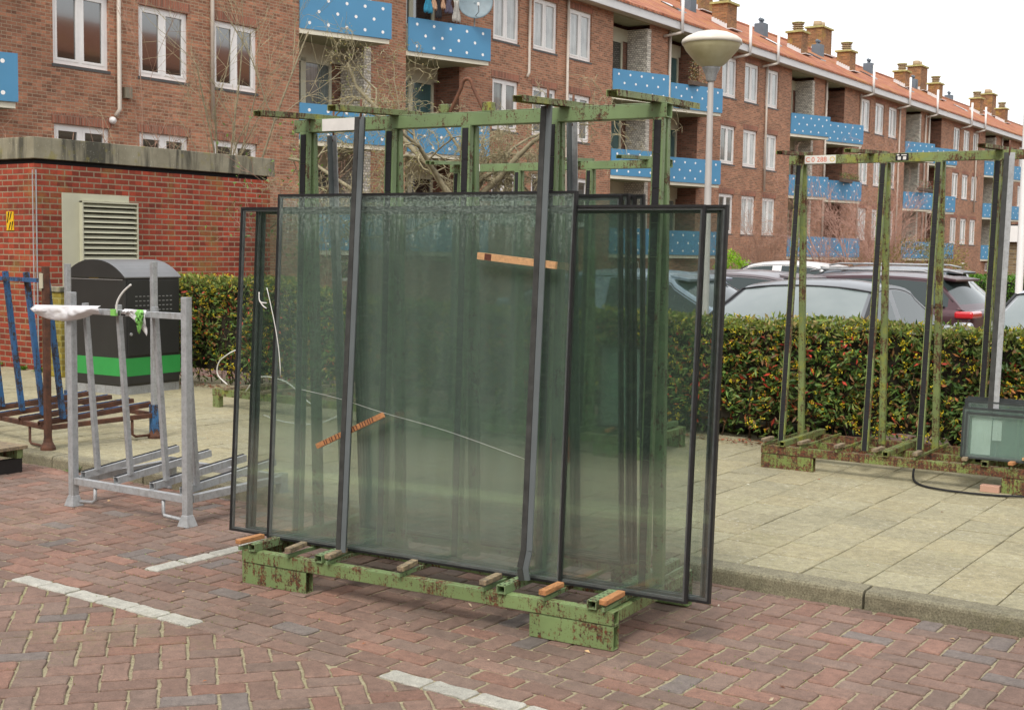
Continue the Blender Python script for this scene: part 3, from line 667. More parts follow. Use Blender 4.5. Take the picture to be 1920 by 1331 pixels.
# ------------------------------------------------------------------ blue and rusty stillage on the pavement
t = thing('stillage', 'rusty stillage with blue slanted bars, on the pavement at the left edge', 'stillage', (-8.20, 5.80, PZ), R(-8), 'L-shaped steel stillages with slanted bars')
W2, D2 = 1.36, .90
for s_, dd, h, mm, nm in ((0, 0, 1.36, m_rust, 'post'), (-W2, 0, 1.36, m_rust, 'post'), (0, D2, 1.40, m_galv, 'rear_post'), (-W2, D2, 1.36, m_galv, 'rear_post')):
    c = MB(); c.hollow((s_, dd, .05), (s_, dd, h), .044, .044, .004, (0, 1, 0)); o = c.build(nm, mm, t, bevel=.002)
    f = MB(); f.lathe([(.03, .09), (.034, .06), (.055, .02), (.055, 0.), (0, 0)], (s_, dd, 0), 12); f.build('foot', m_rust, o)
    if dd > 0: f = MB(); f.hollow((s_, dd, .04), (s_, dd, .27), .062, .062, .004, (0, 1, 0)); f.build('socket', m_blue, o)
c = MB()
for a, b in (((-.025, 0, .165), (-W2 + .025, 0, .165)), ((-.031, D2, .185), (-W2 + .031, D2, .185)), ((0, .025, .165), (0, D2 - .031, .185)), ((-W2, .025, .165), (-W2, D2 - .031, .185))): c.beam(a, b, .035, .035)
c.build('base_frame', m_rust, t, bevel=.002)
c = MB(); c.beam((-.025, 0, 1.255), (-W2 + .025, 0, 1.255), .03, .03); c.build('top_rail', m_blue, t)
for s_ in (-.055, -.36, -.70, -1.04):
    c = MB(); c.hollow((s_ + .0, .15, .215), (s_, .03, 1.31), .036, .036, .003, (0, 1, 0)); c.build('slanted_bar', m_blue, t)
    c = MB(); c.channel((s_ - .02, -.03, .19), (s_ - .02, D2 + .03, .265), .045, .035, .004, (0, 0, 1)); c.beam((s_ - .02, -.03, .214), (s_ - .02, D2, .288), .012, .006, mi=1); c.build('glass_bearer', [m_rust, m_blue], t)
for s_ in (-.28, -1.1):
    c = MB(); c.tube([(s_, 0, .15), (s_, 0, .035), (s_ + .02, 0, .02), (s_ + .23, 0, .02)], .01, 8); c.build('skid', m_rust, t, smooth=True)
c = MB(); c.tube([(.0, D2 - .2, .16), (.0, D2 - .2, .05), (.0, D2 - .17, .03), (0, D2 - .02, .03)], .011, 8); c.build('skid', m_rust, t, smooth=True)
c = MB(); c.bb((-.032, -.036, 1.20), (.012, -.0265, 1.31)); c.build('tag_plate', m_cream, t)
film('white plastic rag tied to the blue stillage at the left edge', (-9.02, 5.86, 1.31), (-8.78, 5.83, 1.31), lambda u: .17 - .06 * u, 12, Mf.m, bulge=.03)

# ------------------------------------------------------------------ transformer house (red brick kiosk)
m_kiosk = brickmat('kiosk_brick', (.40, .060, .026), (.30, .050, .026), (.36, .27, .18), .215, .070, .009, stain=(.26, .20, .05), moss=.6, dirty=.4)
def concrete_cap():
    M = Mat('mossy_concrete'); a = M.noise(2.2, 7, .7); st = M.noise(1, 5, .65, M.coord('Object', (4, 4, .5)))
    c = M.ramp(a, [(.3, (.19, .175, .12)), (.7, (.34, .32, .235))]); c = M.mix(M.ramp(st, [(.47, 0.), (.60, .88)]), c, (.045, .045, .035))
    c = M.mix(M.ramp(M.noise(3.5, 5, .7), [(.56, 0.), (.66, .6)]), c, (.26, .23, .05)); c = M.mix(M.ramp(M.noise(55, 3, .5), [(.68, 0.), (.72, .8)]), c, (.6, .6, .55))
    M.base(c); M.set(.92); M.bump(M.noise(60, 5, .7), .006, .6); return M.m
m_cap = concrete_cap()
KX, KY, KY2 = -13.60, 9.48, 13.40; KXL = -21.0
t = thing('brick_kiosk', 'low flat-roofed red brick transformer house with a stained concrete edge, behind the waste bin', 'kiosk', (KX, KY, 0))
c = MB(); c.bb((KXL - KX, 0, 0), (0, KY2 - KY, 2.575)); c.build('wall', m_kiosk, t)
c = MB(); c.bb((KXL - KX + .03, .03, 2.576), (-.03, KY2 - KY - .03, 2.635)); c.build('shadow_gap', m_hole, t)
c = MB(); c.bb((KXL - KX - .1, -.02, 2.635), (.02, KY2 - KY + .08, 2.895)); c.build('roof_edge', m_cap, t, bevel=.008)
c = MB(); c.bb((-.034, -.008, .1), (-.022, .0, 2.5)); c.bb((.0, .016, .1), (.008, .028, 2.5)); c.build('corner_strip', plain('pvc_strip', (.40, .42, .44), .5), t)
m_louv = plain('louvre_paint', (.50, .50, .38), .5, 0, .06, 3)
c = MB(); x0 = 0.0; y0, y1 = .38, 1.49; zb, zt = .90, 2.24
c.bb((x0, y0, zb), (x0 + .012, y0 + .26, zt)); c.bb((x0, y0 + .26, zt - .085), (x0 + .012, y1 - .1, zt)); c.bb((x0, y0, zb - .0), (x0 + .014, y1, zb + .06))
c.bb((x0 + .012, y0 + .245, zb + .06), (x0 + .075, y0 + .265, zt - .09)); c.bb((x0 + .0, y1 - .02, zb + .06), (x0 + .075, y1, zt - .09)); c.bb((x0 + .0, y0 + .245, zt - .11), (x0 + .08, y1, zt - .09))
lf = c.build('louvre_frame', m_louv, t, bevel=.002)
c = MB(); c.bb((x0 + .0, y0 + .265, zb + .06), (x0 + .004, y1 - .02, zt - .11)); c.build('louvre_back', m_hole, lf)
c = MB(); z = zb + .09; Mr = Matrix.Rotation(R(38), 3, 'Y')
while z < zt - .13:
    c.box((x0 + .045, (y0 + .265 + y1 - .02) / 2, z), (.072, y1 - y0 - .29, .006), 0, Mr); z += .0655
c.build('louvre_slats', m_louv, lf)
c = MB(); c.bb((-.555, -.012, 1.77), (-.415, -.002, 2.00)); sg = c.build('warning_sign', plain('sign_yellow', (.80, .50, .02), .4), t)
c = MB()
for q in ((-.545, -.515, 1.86, 1.995), (-.495, -.46, 1.90, 1.995), (-.515, -.48, 1.775, 1.87), (-.46, -.44, 1.775, 1.88)):
    c.add([(q[0], -.0135, q[2]), (q[0] + .018, -.0135, q[2]), (q[1] + .022, -.0135, q[3]), (q[1], -.0135, q[3])], [(0, 1, 2, 3)])
c.build('sign_marks', m_hole, sg)
m_mossbrick = brickmat('mossy_brick', (.34, .27, .035), (.26, .20, .04), (.36, .32, .10), .215, .07, .01, stain=(.16, .17, .02), moss=.7)
t = thing('brick_post', 'low brick post covered in yellow moss beside the waste bin', 'brick post', (-12.95, 9.10, PZ))
c = MB(); c.bb((0, 0, 0), (.36, .36, .98)); c.build('shaft', m_mossbrick, t, bevel=.004); c = MB(); c.bb((-.02, -.02, .982), (.38, .38, 1.04)); c.build('cap', m_cap, t, bevel=.006)

# ------------------------------------------------------------------ waste bin
m_bin = plain('bin_grey', (.030, .031, .031), .42, .1, .12, 3, spec=.6); m_lid = plain('bin_lid', (.17, .175, .18), .38, .3, .1, 3)
m_bingreen = plain('bin_green', (.035, .30, .07), .45, 0, .06); m_slot = plain('bin_slot', (.42, .43, .44), .4, .5)
t = thing('waste_bin', 'dark grey waste container with domed lid and green band before the brick kiosk', 'waste bin', (-10.63, 8.44, PZ), R(4))
Wb, Db = .88, .76
c = MB(); c.bb((-Wb + .01, .01, 0), (-.01, Db - .01, .085)); c.build('plinth', m_galv, t)
c = MB(); c.bb((-Wb, 0, .085), (0, Db, 1.215)); c.build('body', m_bin, t, bevel=.018)
c = MB()
arc = []
for i in range(17):
    u = i / 16; x = -Wb - .012 + (Wb + .024) * u; arc.append((x, 1.205 + .175 * (1 - abs(2 * u - 1) ** 2.3)))
n = len(arc)
for y in (-.012, Db + .012): c.v += [(x, y, z) for x, z in arc]
c.v += [(arc[0][0], -.012, 1.19), (arc[-1][0], -.012, 1.19), (arc[-1][0], Db + .012, 1.19), (arc[0][0], Db + .012, 1.19)]
for i in range(n - 1): c.f.append((i, i + 1, n + i + 1, n + i)); c.m.append(0); c.c.append((1,) * 4)
c.f.append(tuple(range(n - 1, -1, -1)) + (2 * n, 2 * n + 1)); c.m.append(1); c.c.append((1,) * 4)
c.f.append(tuple(range(n, 2 * n)) + (2 * n + 2, 2 * n + 3)); c.m.append(1); c.c.append((1,) * 4)
c.f += [(0, n, 2 * n + 3, 2 * n), (n - 1, 2 * n + 1, 2 * n + 2, 2 * n - 1), (2 * n, 2 * n + 3, 2 * n + 2, 2 * n + 1)]; c.m += [0, 0, 0]; c.c += [(1,) * 4] * 3
c.build('lid', [m_lid, m_bin], t, bevel=.006)
c = MB(); c.bb((-Wb - .0015, -.0025, .19), (.0025, Db + .002, .375)); c.build('green_band', m_bingreen, t)
c = MB(); c.bb((-.0, .03, .40), (.010, Db - .03, 1.175)); c.bb((0, .03, .11), (.010, Db - .03, .187)); d = c.build('door', m_bin, t, bevel=.003)
c = MB()
for i in range(10):
    for j in range(4): c.bb((.0095, .13 + i * .053, .86 + j * .047), (.0125, .158 + i * .053, .868 + j * .047))
c.build('vent_slots', m_slot, d)
c = MB(); c.lathe([(.0, .012), (.016, .01), (.018, 0)], (.010, .07, .62), 12, M=Matrix.Rotation(R(90), 3, 'Y')); c.build('lock', m_slot, d)
c = MB(); c.bb((-Wb + .03, -.0035, 1.172), (-.03, .0, 1.178)); c.build('lid_seam', m_slot, t)
c = MB(); c.bb((-.52, -.004, 1.184), (-.38, .0, 1.190)); c.build('brass_strip', plain('brass', (.35, .25, .06), .4, .6), t)

# ------------------------------------------------------------------ leaves
def leaves_obj(name, pts, dirs, nrm, ln, wd, cols, mat, parent=None, fold=.25):
    """many small folded leaves as one mesh; numpy arrays of shape (n,3)"""
    n = len(pts); dirs = dirs / np.linalg.norm(dirs, axis=1, keepdims=True)
    sd_ = np.cross(dirs, nrm); sd_ /= (np.linalg.norm(sd_, axis=1, keepdims=True) + 1e-9); up = np.cross(sd_, dirs)
    ln = np.broadcast_to(ln, (n,))[:, None]; wd = np.broadcast_to(wd, (n,))[:, None]
    b = pts; tip = pts + dirs * ln; mid = pts + dirs * ln * .5; l_ = mid + sd_ * wd / 2 + up * wd * fold; r_ = mid - sd_ * wd / 2 + up * wd * fold
    V = np.stack([b, l_, tip, r_], 1).reshape(-1, 3)
    me = bpy.data.meshes.new(name); me.vertices.add(4 * n); me.vertices.foreach_set('co', V.ravel().astype(np.float32))
    me.loops.add(6 * n); me.polygons.add(2 * n); base = (np.arange(n) * 4)[:, None]
    idx = np.concatenate([base + 0, base + 1, base + 2, base + 0, base + 2, base + 3], 1).ravel()
    me.loops.foreach_set('vertex_index', idx.astype(np.int32)); me.polygons.foreach_set('loop_start', (np.arange(2 * n) * 3).astype(np.int32))
    try: me.polygons.foreach_set('loop_total', np.full(2 * n, 3, np.int32))
    except Exception: pass
    at = me.color_attributes.new('bc', 'FLOAT_COLOR', 'CORNER'); cc = np.concatenate([cols, np.ones((n, 1))], 1); at.data.foreach_set('color', np.repeat(cc, 6, axis=0).ravel().astype(np.float32))
    me.materials.append(mat); me.update(calc_edges=True); me.validate(); return link(name, me, parent)
m_leaf = leafmat('leaf'); m_flower = leafmat('flower', .7, .2, .3)
def pick(n, table):
    w_ = np.array([a for a, _ in table]); w_ = w_ / w_.sum(); k = rng.choice(len(table), n, p=w_); c = np.array([b for _, b in table])[k]
    return np.clip(c * rng.uniform(.65, 1.35, (n, 1)), 0, 1)
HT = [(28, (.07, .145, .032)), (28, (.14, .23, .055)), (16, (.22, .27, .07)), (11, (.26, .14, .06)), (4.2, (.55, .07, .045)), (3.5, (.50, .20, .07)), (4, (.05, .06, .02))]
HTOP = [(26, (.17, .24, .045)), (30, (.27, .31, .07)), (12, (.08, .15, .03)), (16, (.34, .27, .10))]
def hedge(name, label, x0, x1, yf, yb, ztop, n_front, n_top, z0=PZ):
    t = thing(name, label, 'hedge', ((x0 + x1) / 2, yf, z0)); ox, oy, oz = (x0 + x1) / 2, yf, z0
    c = MB(); nx = int((x1 - x0) / .25)
    for i in range(nx):      # dark woody interior, lumpy
        xa, xb = x0 + (x1 - x0) * i / nx, x0 + (x1 - x0) * (i + 1) / nx; zt = ztop((xa + xb) / 2) - .09
        c.bb((xa - ox, .15 + random.uniform(-.02, .03), .16), (xb - ox, yb - yf - .12, zt - oz))
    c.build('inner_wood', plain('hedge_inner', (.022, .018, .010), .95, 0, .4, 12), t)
    c = MB()
    for i in range(int((x1 - x0) * 14)):
        x = random.uniform(x0, x1) - ox; y = random.uniform(.06, .3); a = Vector((x, y + .1, 0)); pts = [a]
        for k in range(5): a = a + Vector((random.uniform(-.05, .05), random.uniform(-.045, .01), random.uniform(.06, .2))); pts.append(a)
        c.tube(pts, [.007, .006, .005, .004, .003, .002], 4)
    c.build('twigs', plain('hedge_twig', (.10, .06, .035), .85, 0, .3, 20), t, smooth=True)
    def lump(x, z): return .05 * np.sin(2.3 * x + 1.7 * z) + .035 * np.sin(5.1 * x - 3.3 * z + 1) + .025 * np.sin(11 * x + 7 * z)
    # front
    n = n_front; x = rng.uniform(x0, x1, n); zt = np.array([ztop(v) for v in x]); z = z0 + .03 + (zt - z0 - .03) * rng.uniform(0, 1, n) ** .93
    thin = (z - z0 < .22) & (rng.uniform(0, 1, n) < .55); keep = ~thin; x, z, zt = x[keep], z[keep], zt[keep]; n = len(x)
    cl = np.round(x / .055) * 7.3 + np.round(z / .055) * 3.1; jit = rng.normal(0, 1, (n, 3))
    dep = rng.beta(1.3, 2.2, n) * .17; low = np.clip((.3 - (z - z0)) / .3, 0, 1)
    y = yf + .03 + lump(x, z) + dep + low * .10
    pts = np.stack([x - ox, y - oy, z - oz], 1)
    d = np.stack([np.sin(cl * 1.9) * .7, -.55 + .35 * np.sin(cl * 2.7), .15 + .7 * np.cos(cl * 3.3)], 1) + jit * .45
    nr = np.stack([np.zeros(n), -np.ones(n), np.full(n, .8)], 1) + rng.normal(0, .5, (n, 3))
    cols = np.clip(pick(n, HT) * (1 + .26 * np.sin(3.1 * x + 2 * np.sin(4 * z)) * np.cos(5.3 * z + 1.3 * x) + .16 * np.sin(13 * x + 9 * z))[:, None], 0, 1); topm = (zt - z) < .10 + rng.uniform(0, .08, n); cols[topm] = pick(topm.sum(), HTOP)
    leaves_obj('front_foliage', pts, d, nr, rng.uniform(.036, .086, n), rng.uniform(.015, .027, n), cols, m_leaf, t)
    # top
    n = n_top; x = rng.uniform(x0, x1, n); v = rng.uniform(0, 1, n); zt = np.array([ztop(a) for a in x])
    y = yf + .04 + v * (yb - yf - .04); z = zt - .035 - np.abs(rng.normal(0, .045, n)) + .014 * np.sin(4 * x + 6 * y)
    pts = np.stack([x - ox, y - oy, z - oz], 1); d = rng.normal(0, .55, (n, 3)); d[:, 2] = np.abs(d[:, 2]) + .45
    nr = rng.normal(0, 1, (n, 3)); leaves_obj('top_foliage', pts, d, nr, rng.uniform(.03, .055, n), rng.uniform(.010, .017, n), pick(n, HTOP), m_leaf, t)
    # flower clusters: short yellow florets around points
    nc = int((x1 - x0) * 125); k = 11; cx = rng.uniform(x0, x1, nc); ztc = np.array([ztop(a) for a in cx]); cz = z0 + .08 + (ztc - z0 - .06) * rng.uniform(0, 1, nc) ** .8
    cy = yf + .01 + lump(cx, cz) + rng.uniform(-.01, .06, nc); P = np.repeat(np.stack([cx - ox, cy - oy, cz - oz], 1), k, axis=0) + rng.normal(0, .0095, (nc * k, 3))
    n = nc * k; leaves_obj('flowers', P, rng.normal(0, 1, (n, 3)), rng.normal(0, 1, (n, 3)), .014, .011, pick(n, [(6, (.85, .66, .04)), (4, (.72, .66, .07)), (1, (.8, .35, .04))]), m_flower, t)
    return t
hz = lambda x: 1.10 + (.19 if x < -9.9 else .19 * max(0, (-8.2 - x) / 1.7) if x < -8.2 else 0) + .012 * math.sin(3 * x)
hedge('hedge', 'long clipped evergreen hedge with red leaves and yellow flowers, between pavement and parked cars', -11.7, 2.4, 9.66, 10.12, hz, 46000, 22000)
# leaf litter along the hedge foot and on the paving
n = 2600; x = rng.uniform(-11.4, 2, n); y = 9.62 - np.abs(rng.normal(0, .10, n)) ; P = np.stack([x, y, np.full(n, PZ + .004) + rng.uniform(0, .02, n)], 1); d = rng.normal(0, 1, (n, 3)); d[:, 2] *= .15
nr = rng.normal(0, .25, (n, 3)); nr[:, 2] += 1
o = leaves_obj('leaf_litter', P, d, nr, rng.uniform(.02, .05, n), .016, pick(n, [(4, (.30, .08, .05)), (4, (.16, .09, .04)), (2, (.45, .12, .06)), (1, (.4, .3, .1))]), m_leaf); tag(o, 'fallen red and brown leaves along the foot of the hedge', 'leaf litter', kind='stuff')
n = 130; x = rng.uniform(-9, 1.5, n); y = rng.uniform(3, 9.2, n); z = np.where(y > 5.64, PZ + .004, .006); P = np.stack([x, y, z], 1); d = rng.normal(0, 1, (n, 3)); d[:, 2] *= .2; nr = rng.normal(0, .3, (n, 3)); nr[:, 2] += 1
o = leaves_obj('scattered_debris', P, d, nr, rng.uniform(.012, .035, n), rng.uniform(.008, .016, n), pick(n, [(4, (.55, .38, .2)), (3, (.6, .5, .35)), (2, (.4, .14, .05)), (1, (.7, .7, .6))]), m_leaf); tag(o, 'small dry leaves and crumbs scattered over the paving', 'debris', kind='stuff')
# small weeds
def weed(label, x, y, z, r_, n, seed, name='weed'):
    rn = np.random.default_rng(seed); a = rn.uniform(0, 6.28, n); P = np.stack([rn.normal(0, r_ * .15, n), rn.normal(0, r_ * .15, n), np.zeros(n)], 1)
    d = np.stack([np.cos(a), np.sin(a), rn.uniform(.25, 1.1, n)], 1); nr = np.stack([-np.cos(a) * .5, -np.sin(a) * .5, np.ones(n)], 1)
    o = leaves_obj(name, P, d, nr, rn.uniform(.5, 1, n) * r_, r_ * .22, np.clip(np.array([[.12, .26, .03]]) * rn.uniform(.6, 1.5, (n, 1)), 0, 1), m_leaf); o.location = (x, y, z); tag(o, label, 'weed'); return o
weed('bright green weed tuft growing at the kerb left of the galvanised stillage', -7.63, 5.60, .0, .075, 60, 1)
weed('smaller weed tuft at the kerb just right of the larger one', -7.42, 5.58, .0, .05, 30, 2)
for k, (x, y, r_) in enumerate(((-13.3, 9.3, .12), (-13.7, 9.36, .10), (-14.3, 9.38, .12))): weed('green weeds at the foot of the brick kiosk wall, %s' % ('nearest its corner', 'between the two others', 'farthest left')[k], x, y, PZ, r_, 50, 5 + k)
# moss and grass in the joints of the street
n = 7000; x = rng.uniform(-9, 1, n); y = rng.uniform(2.4, 5.6, n); ff = np.sin(x * 2.1 + 1.3 * y) + np.sin(x * 4.7 - 3 * y) * .6 + rng.normal(0, .5, n); kx = ff > .75; x, y = x[kx], y[kx]; n = len(x)
gy = np.where(rng.uniform(0, 1, n) < .5, np.round(y / W_) * W_ - .001 * 0, y); gy = np.where(y > 3.7, (np.round((y - 4.117) / W_)) * W_ + 4.117, y)
P = np.stack([x, gy + rng.normal(0, .002, n), np.full(n, -.004)], 1); d = rng.normal(0, .4, (n, 3)); d[:, 2] = 1
o = leaves_obj('joint_moss', P, d, rng.normal(0, 1, (n, 3)), rng.uniform(.005, .012, n), .004, pick(n, [(3, (.16, .20, .02)), (2, (.10, .20, .03)), (1, (.28, .26, .06))]), m_leaf); tag(o, 'moss and grass blades growing in the joints of the brick street', 'moss', kind='stuff')

# ------------------------------------------------------------------ long apartment building
F = -22.5
m_brick = brickmat('facade_brick', (.43, .195, .110), (.33, .15, .090), (.40, .31, .21), .22, .0705, .008, dirty=.22)
m_soldier = brickmat('soldier_brick', (.36, .14, .085), (.28, .11, .07), (.30, .21, .15), .07, .22, .008, vert=False, dirty=.15)
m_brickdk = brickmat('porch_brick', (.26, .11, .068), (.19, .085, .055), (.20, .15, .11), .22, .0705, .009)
m_whbrick = brickmat('white_glazed_brick', (.74, .71, .62), (.64, .61, .53), (.34, .31, .25), .11, .0705, .010, dirty=.12)
m_panel = plain('blue_panel', (.075, .255, .44), .45, 0, .05, .8); m_dot = plain('white_dot', (.85, .85, .83), .4, 0, .02)
m_fascia = plain('white_fascia', (.62, .63, .63), .5, 0, .06, 1.5); m_sill = plain('dark_sill', (.07, .07, .068), .6); m_pipe = plain('pale_pipe', (.52, .47, .40), .5, 0, .08, 4)
def panemat(name, c, rough=.06):
    M = Mat(name); oi = M.n('ObjectInfo'); g = M.noise(2.5, 3, .5); fold = M.noise(1, 3, .5, M.coord('Object', (1, 26, .6)))
    M.base(M.mix(1.0, M.mix(M.ramp(g, [(.4, 0.), (.6, .5)]), c, tuple(x * .6 for x in c)), M.ramp(fold, [(.35, .75), (.65, 1.15)]), 'MULTIPLY')); M.set(rough, 0, .8, .6); M.b.inputs['Coat Roughness'].default_value = .02; return M.m
m_pdark = panemat('dark_room_pane', (.012, .016, .015)); m_pdark.node_tree.nodes['Principled BSDF'].inputs['IOR'].default_value = 2.0; m_pcurt = panemat('curtained_pane', (.42, .45, .44), .2); m_pmid = panemat('half_curtained_pane', (.16, .19, .18), .12)
m_teal = panemat('teal_door', (.05, .13, .13), .3)
BLD = thing('apartment_building', 'long three-storey brick apartment block with blue dotted balconies and orange tiled roof', 'building', (F, 5.0, 0))
def rel(x, y, z): return (x - F, y - 5.0, z)
Bk = [-7.9, 7.97, 23.15, 38.27, 53.80, 69.60, 85.65, 101.6, 117.8]
LEV = (2.47, 5.17, 7.87); WZ = ((2.46, 4.05), (5.24, 6.75), (7.88, 9.45))
def holed(mb_, X, y0, y1, z0, z1, holes, dep=.16):
    ys = sorted({y0, y1, *[h[0] for h in holes], *[h[1] for h in holes]}); zs = sorted({z0, z1, *[h[2] for h in holes], *[h[3] for h in holes]})
    for a, b in zip(ys[:-1], ys[1:]):
        for c_, d_ in zip(zs[:-1], zs[1:]):
            my, mz = (a + b) / 2, (c_ + d_) / 2
            if any(h[0] < my < h[1] and h[2] < mz < h[3] for h in holes): continue
            mb_.add([rel(X, a, c_), rel(X, b, c_), rel(X, b, d_), rel(X, a, d_)], [(0, 1, 2, 3)])
    for h in holes:
        a, b, c_, d_ = h[:4]; dd = h[4] if len(h) > 4 else dep
        if dd == 0: continue
        mb_.add([rel(X, a, c_), rel(X, a, d_), rel(X - dd, a, d_), rel(X - dd, a, c_)], [(0, 1, 2, 3)]); mb_.add([rel(X, b, d_), rel(X, b, c_), rel(X - dd, b, c_), rel(X - dd, b, d_)], [(0, 1, 2, 3)])
        mb_.add([rel(X, a, d_), rel(X, b, d_), rel(X - dd, b, d_), rel(X - dd, a, d_)], [(0, 1, 2, 3)]); mb_.add([rel(X, b, c_), rel(X, a, c_), rel(X - dd, a, c_), rel(X - dd, b, c_)], [(0, 1, 2, 3)])
def window_mesh(wd, h):
    c = MB(); f = .085; s_ = .05; m2 = wd / 2
    for (a, b, z0, z1) in ((0, wd, 0, f), (0, wd, h - f, h), (0, f, f, h - f), (wd - f, wd, f, h - f), (m2 - .045, m2 + .045, f, h - f)): c.bb((-.05, a, z0), (.0, b, z1))
    for a0, b0 in ((f, m2 - .045), (m2 + .045, wd - f)):
        for (a, b, z0, z1) in ((a0, b0, f, f + s_), (a0, b0, h - f - s_, h - f), (a0, a0 + s_, f + s_, h - f - s_), (b0 - s_, b0, f + s_, h - f - s_)): c.bb((-.04, a, z0), (.008, b, z1))
    p = MB(); p.bb((-.035, f + s_, f + s_), (-.025, m2 - .045 - s_, h - f - s_)); p.bb((-.035, m2 + .045 + s_, f + s_), (-.025, wd - f - s_, h - f - s_))
    sl = MB(); sl.bb((-.06, -.03, -.065), (.07, wd + .03, -.003)); lt = MB(); lt.bb((.062, -.06, h + .005), (.066, wd + .06, h + .215))
    return c.mesh('window', m_white), p, sl.mesh('sill', m_sill), lt.mesh('lintel', m_soldier)
WM = {}
for key, (wd, h) in {'a': (1.36, 1.59), 'b': (1.36, 1.51), 'c': (1.36, 1.57)}.items():
    fr, p, sl, lt = window_mesh(wd, h); WM[key] = (fr, [p.mesh('pane', m_) for m_ in (m_pdark, m_pcurt, m_pmid)], sl, lt)
def add_window(parent, key, y, z, glass):
    fr, ps, sl, lt = WM[key]; o = link('window', fr, parent, rel(F - .06, y, z)); link('pane', ps[glass], o); link('sill', sl, o); link('lintel', lt, o); return o
wall = MB()
for bi in range(1, len(Bk)):
    B0, B1 = Bk[bi - 1], Bk[bi]
    if B1 < 5: continue
    holes = []
    wys = [B1 - 6.99, B1 - 4.86, B1 - 2.76]
    for k, (z0, z1) in enumerate(WZ):
        for y in wys: holes.append((y, y + 1.36, z0, z0 + (1.59, 1.51, 1.57)[k]))
    for k, zt in enumerate(LEV):
        for a, b in ((B0, B0 + 2.55), (B0 + 4.1, B0 + 6.5)): holes.append((a, b, zt - .88, zt + 1.72 if k < 2 else 9.75, 0))
    holed(wall, F, B0, B1, 0, 9.77, holes)
for z in (0,): wall.add([rel(F, -7.9, 0), rel(F, -7.9, 9.77), rel(F - 9, -7.9, 9.77), rel(F - 9, -7.9, 0)], [(0, 1, 2, 3)])
wall.add([rel(F, 117.8, 0), rel(F - 9, 117.8, 0), rel(F - 9, 117.8, 9.77), rel(F, 117.8, 9.77)], [(0, 1, 2, 3)]); wall.add([rel(F - 9, -7.9, 0), rel(F - 9, -7.9, 9.77), rel(F - 9, 117.8, 9.77), rel(F - 9, 117.8, 0)], [(0, 1, 2, 3)])
wall.build('wall', m_brick, BLD)
# balconies
def panel_mesh(p0, p1, zb, zt):
    c = MB(); p0, p1 = Vector((*p0, 0)), Vector((*p1, 0)); d = (p1 - p0).normalized(); nn = Vector((d.y, -d.x, 0)); ln = (p1 - p0).length
    c.beam(p0 + Vector((0, 0, (zb + zt) / 2)), p1 + Vector((0, 0, (zb + zt) / 2)), .035, zt - zb, (0, 0, 1)); h = zt - zb
    for r_, (cnt, off) in enumerate(((5, .09), (4, .20), (5, .09))):
        for i in range(cnt): u = .10 + .2 * i if cnt == 5 else .20 + .2 * i; c.disc(p0 + d * ln * u + nn * .0195 + Vector((0, 0, zb + h * (.17, .5, .82)[r_])), nn, .041, 14, 1)
    q = p1 - nn * .0175; e = Vector((F + .02 - q.x if False else -1, 0, 0))
    c.beam(p1 + Vector((-.01, -.0, (zb + zt) / 2)) - d * .018, Vector((0.0, p1.y, (zb + zt) / 2)) - d * .018 + Vector((0, 0, 0)), .035, zt - zb, (0, 0, 1))
    return c.mesh('balcony_panel', [m_panel, m_dot])
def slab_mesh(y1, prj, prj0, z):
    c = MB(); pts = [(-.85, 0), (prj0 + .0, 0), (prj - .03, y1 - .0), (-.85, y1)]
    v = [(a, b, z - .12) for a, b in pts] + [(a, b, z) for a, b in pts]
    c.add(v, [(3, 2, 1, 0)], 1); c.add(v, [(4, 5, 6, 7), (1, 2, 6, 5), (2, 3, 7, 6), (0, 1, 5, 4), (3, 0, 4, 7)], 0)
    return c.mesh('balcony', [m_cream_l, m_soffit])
m_cream_l = plain('slab_edge', (.66, .64, .52), .6, 0, .05)
def porch_mesh(y1, H, left, door):
    """door front: cream frames with glass, lintel band"""
    c = MB(); X = -.83; fr = .09
    c.bb((X - .02, 0, H - .42), (X + .03, y1, H)); y = .0
    segs = ((0.0, .95, .85), (.95, y1 - .55, 0.0)) if left else ((.0, 1.15, .85), (1.15, y1 - .20, 0.0))
    for a, b, zs_ in segs:
        top = H - .42
        for (u0, u1, w0, w1) in ((a, b, top - fr, top), (a, b, zs_, zs_ + fr), (a, a + fr, zs_, top), (b - fr, b, zs_, top)): c.bb((X, u0, w0), (X + .06, u1, w1))
        c.bb((X + .01, a + fr, zs_ + fr), (X + .02, b - fr, top - fr), 1)
        if zs_ > 0: c.bb((X, a, 0), (X + .04, b, zs_), 0)
    return c.mesh('balcony_door', [m_cream, door])
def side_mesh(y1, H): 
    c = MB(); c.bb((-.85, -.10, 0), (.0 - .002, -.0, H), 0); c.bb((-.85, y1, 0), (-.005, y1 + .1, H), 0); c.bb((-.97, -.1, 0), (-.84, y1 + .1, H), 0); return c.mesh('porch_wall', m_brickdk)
H_ = 2.58
pmA = panel_mesh((.02, 0), (.87, 2.45), -.90, 0); pmB = panel_mesh((.07, 0), (.88, 2.68), -.90, 0)
slA = slab_mesh(2.42, .86, .02, -.90); slB = slab_mesh(2.65, .87, .05, -.90)
doA = [porch_mesh(2.55, H_, True, d) for d in (m_pdark, m_pmid, m_teal)]; doB = [porch_mesh(2.4, H_, False, d) for d in (m_pdark, m_pmid, m_teal)]
siA = side_mesh(2.55, H_); siB = side_mesh(2.4, H_)
pier_w = MB(); pier_w.bb((-.8, .0, 0), (.012, .28, H_)); pier_w = pier_w.mesh('white_brick_column', m_whbrick)
drnd = random.Random(3)
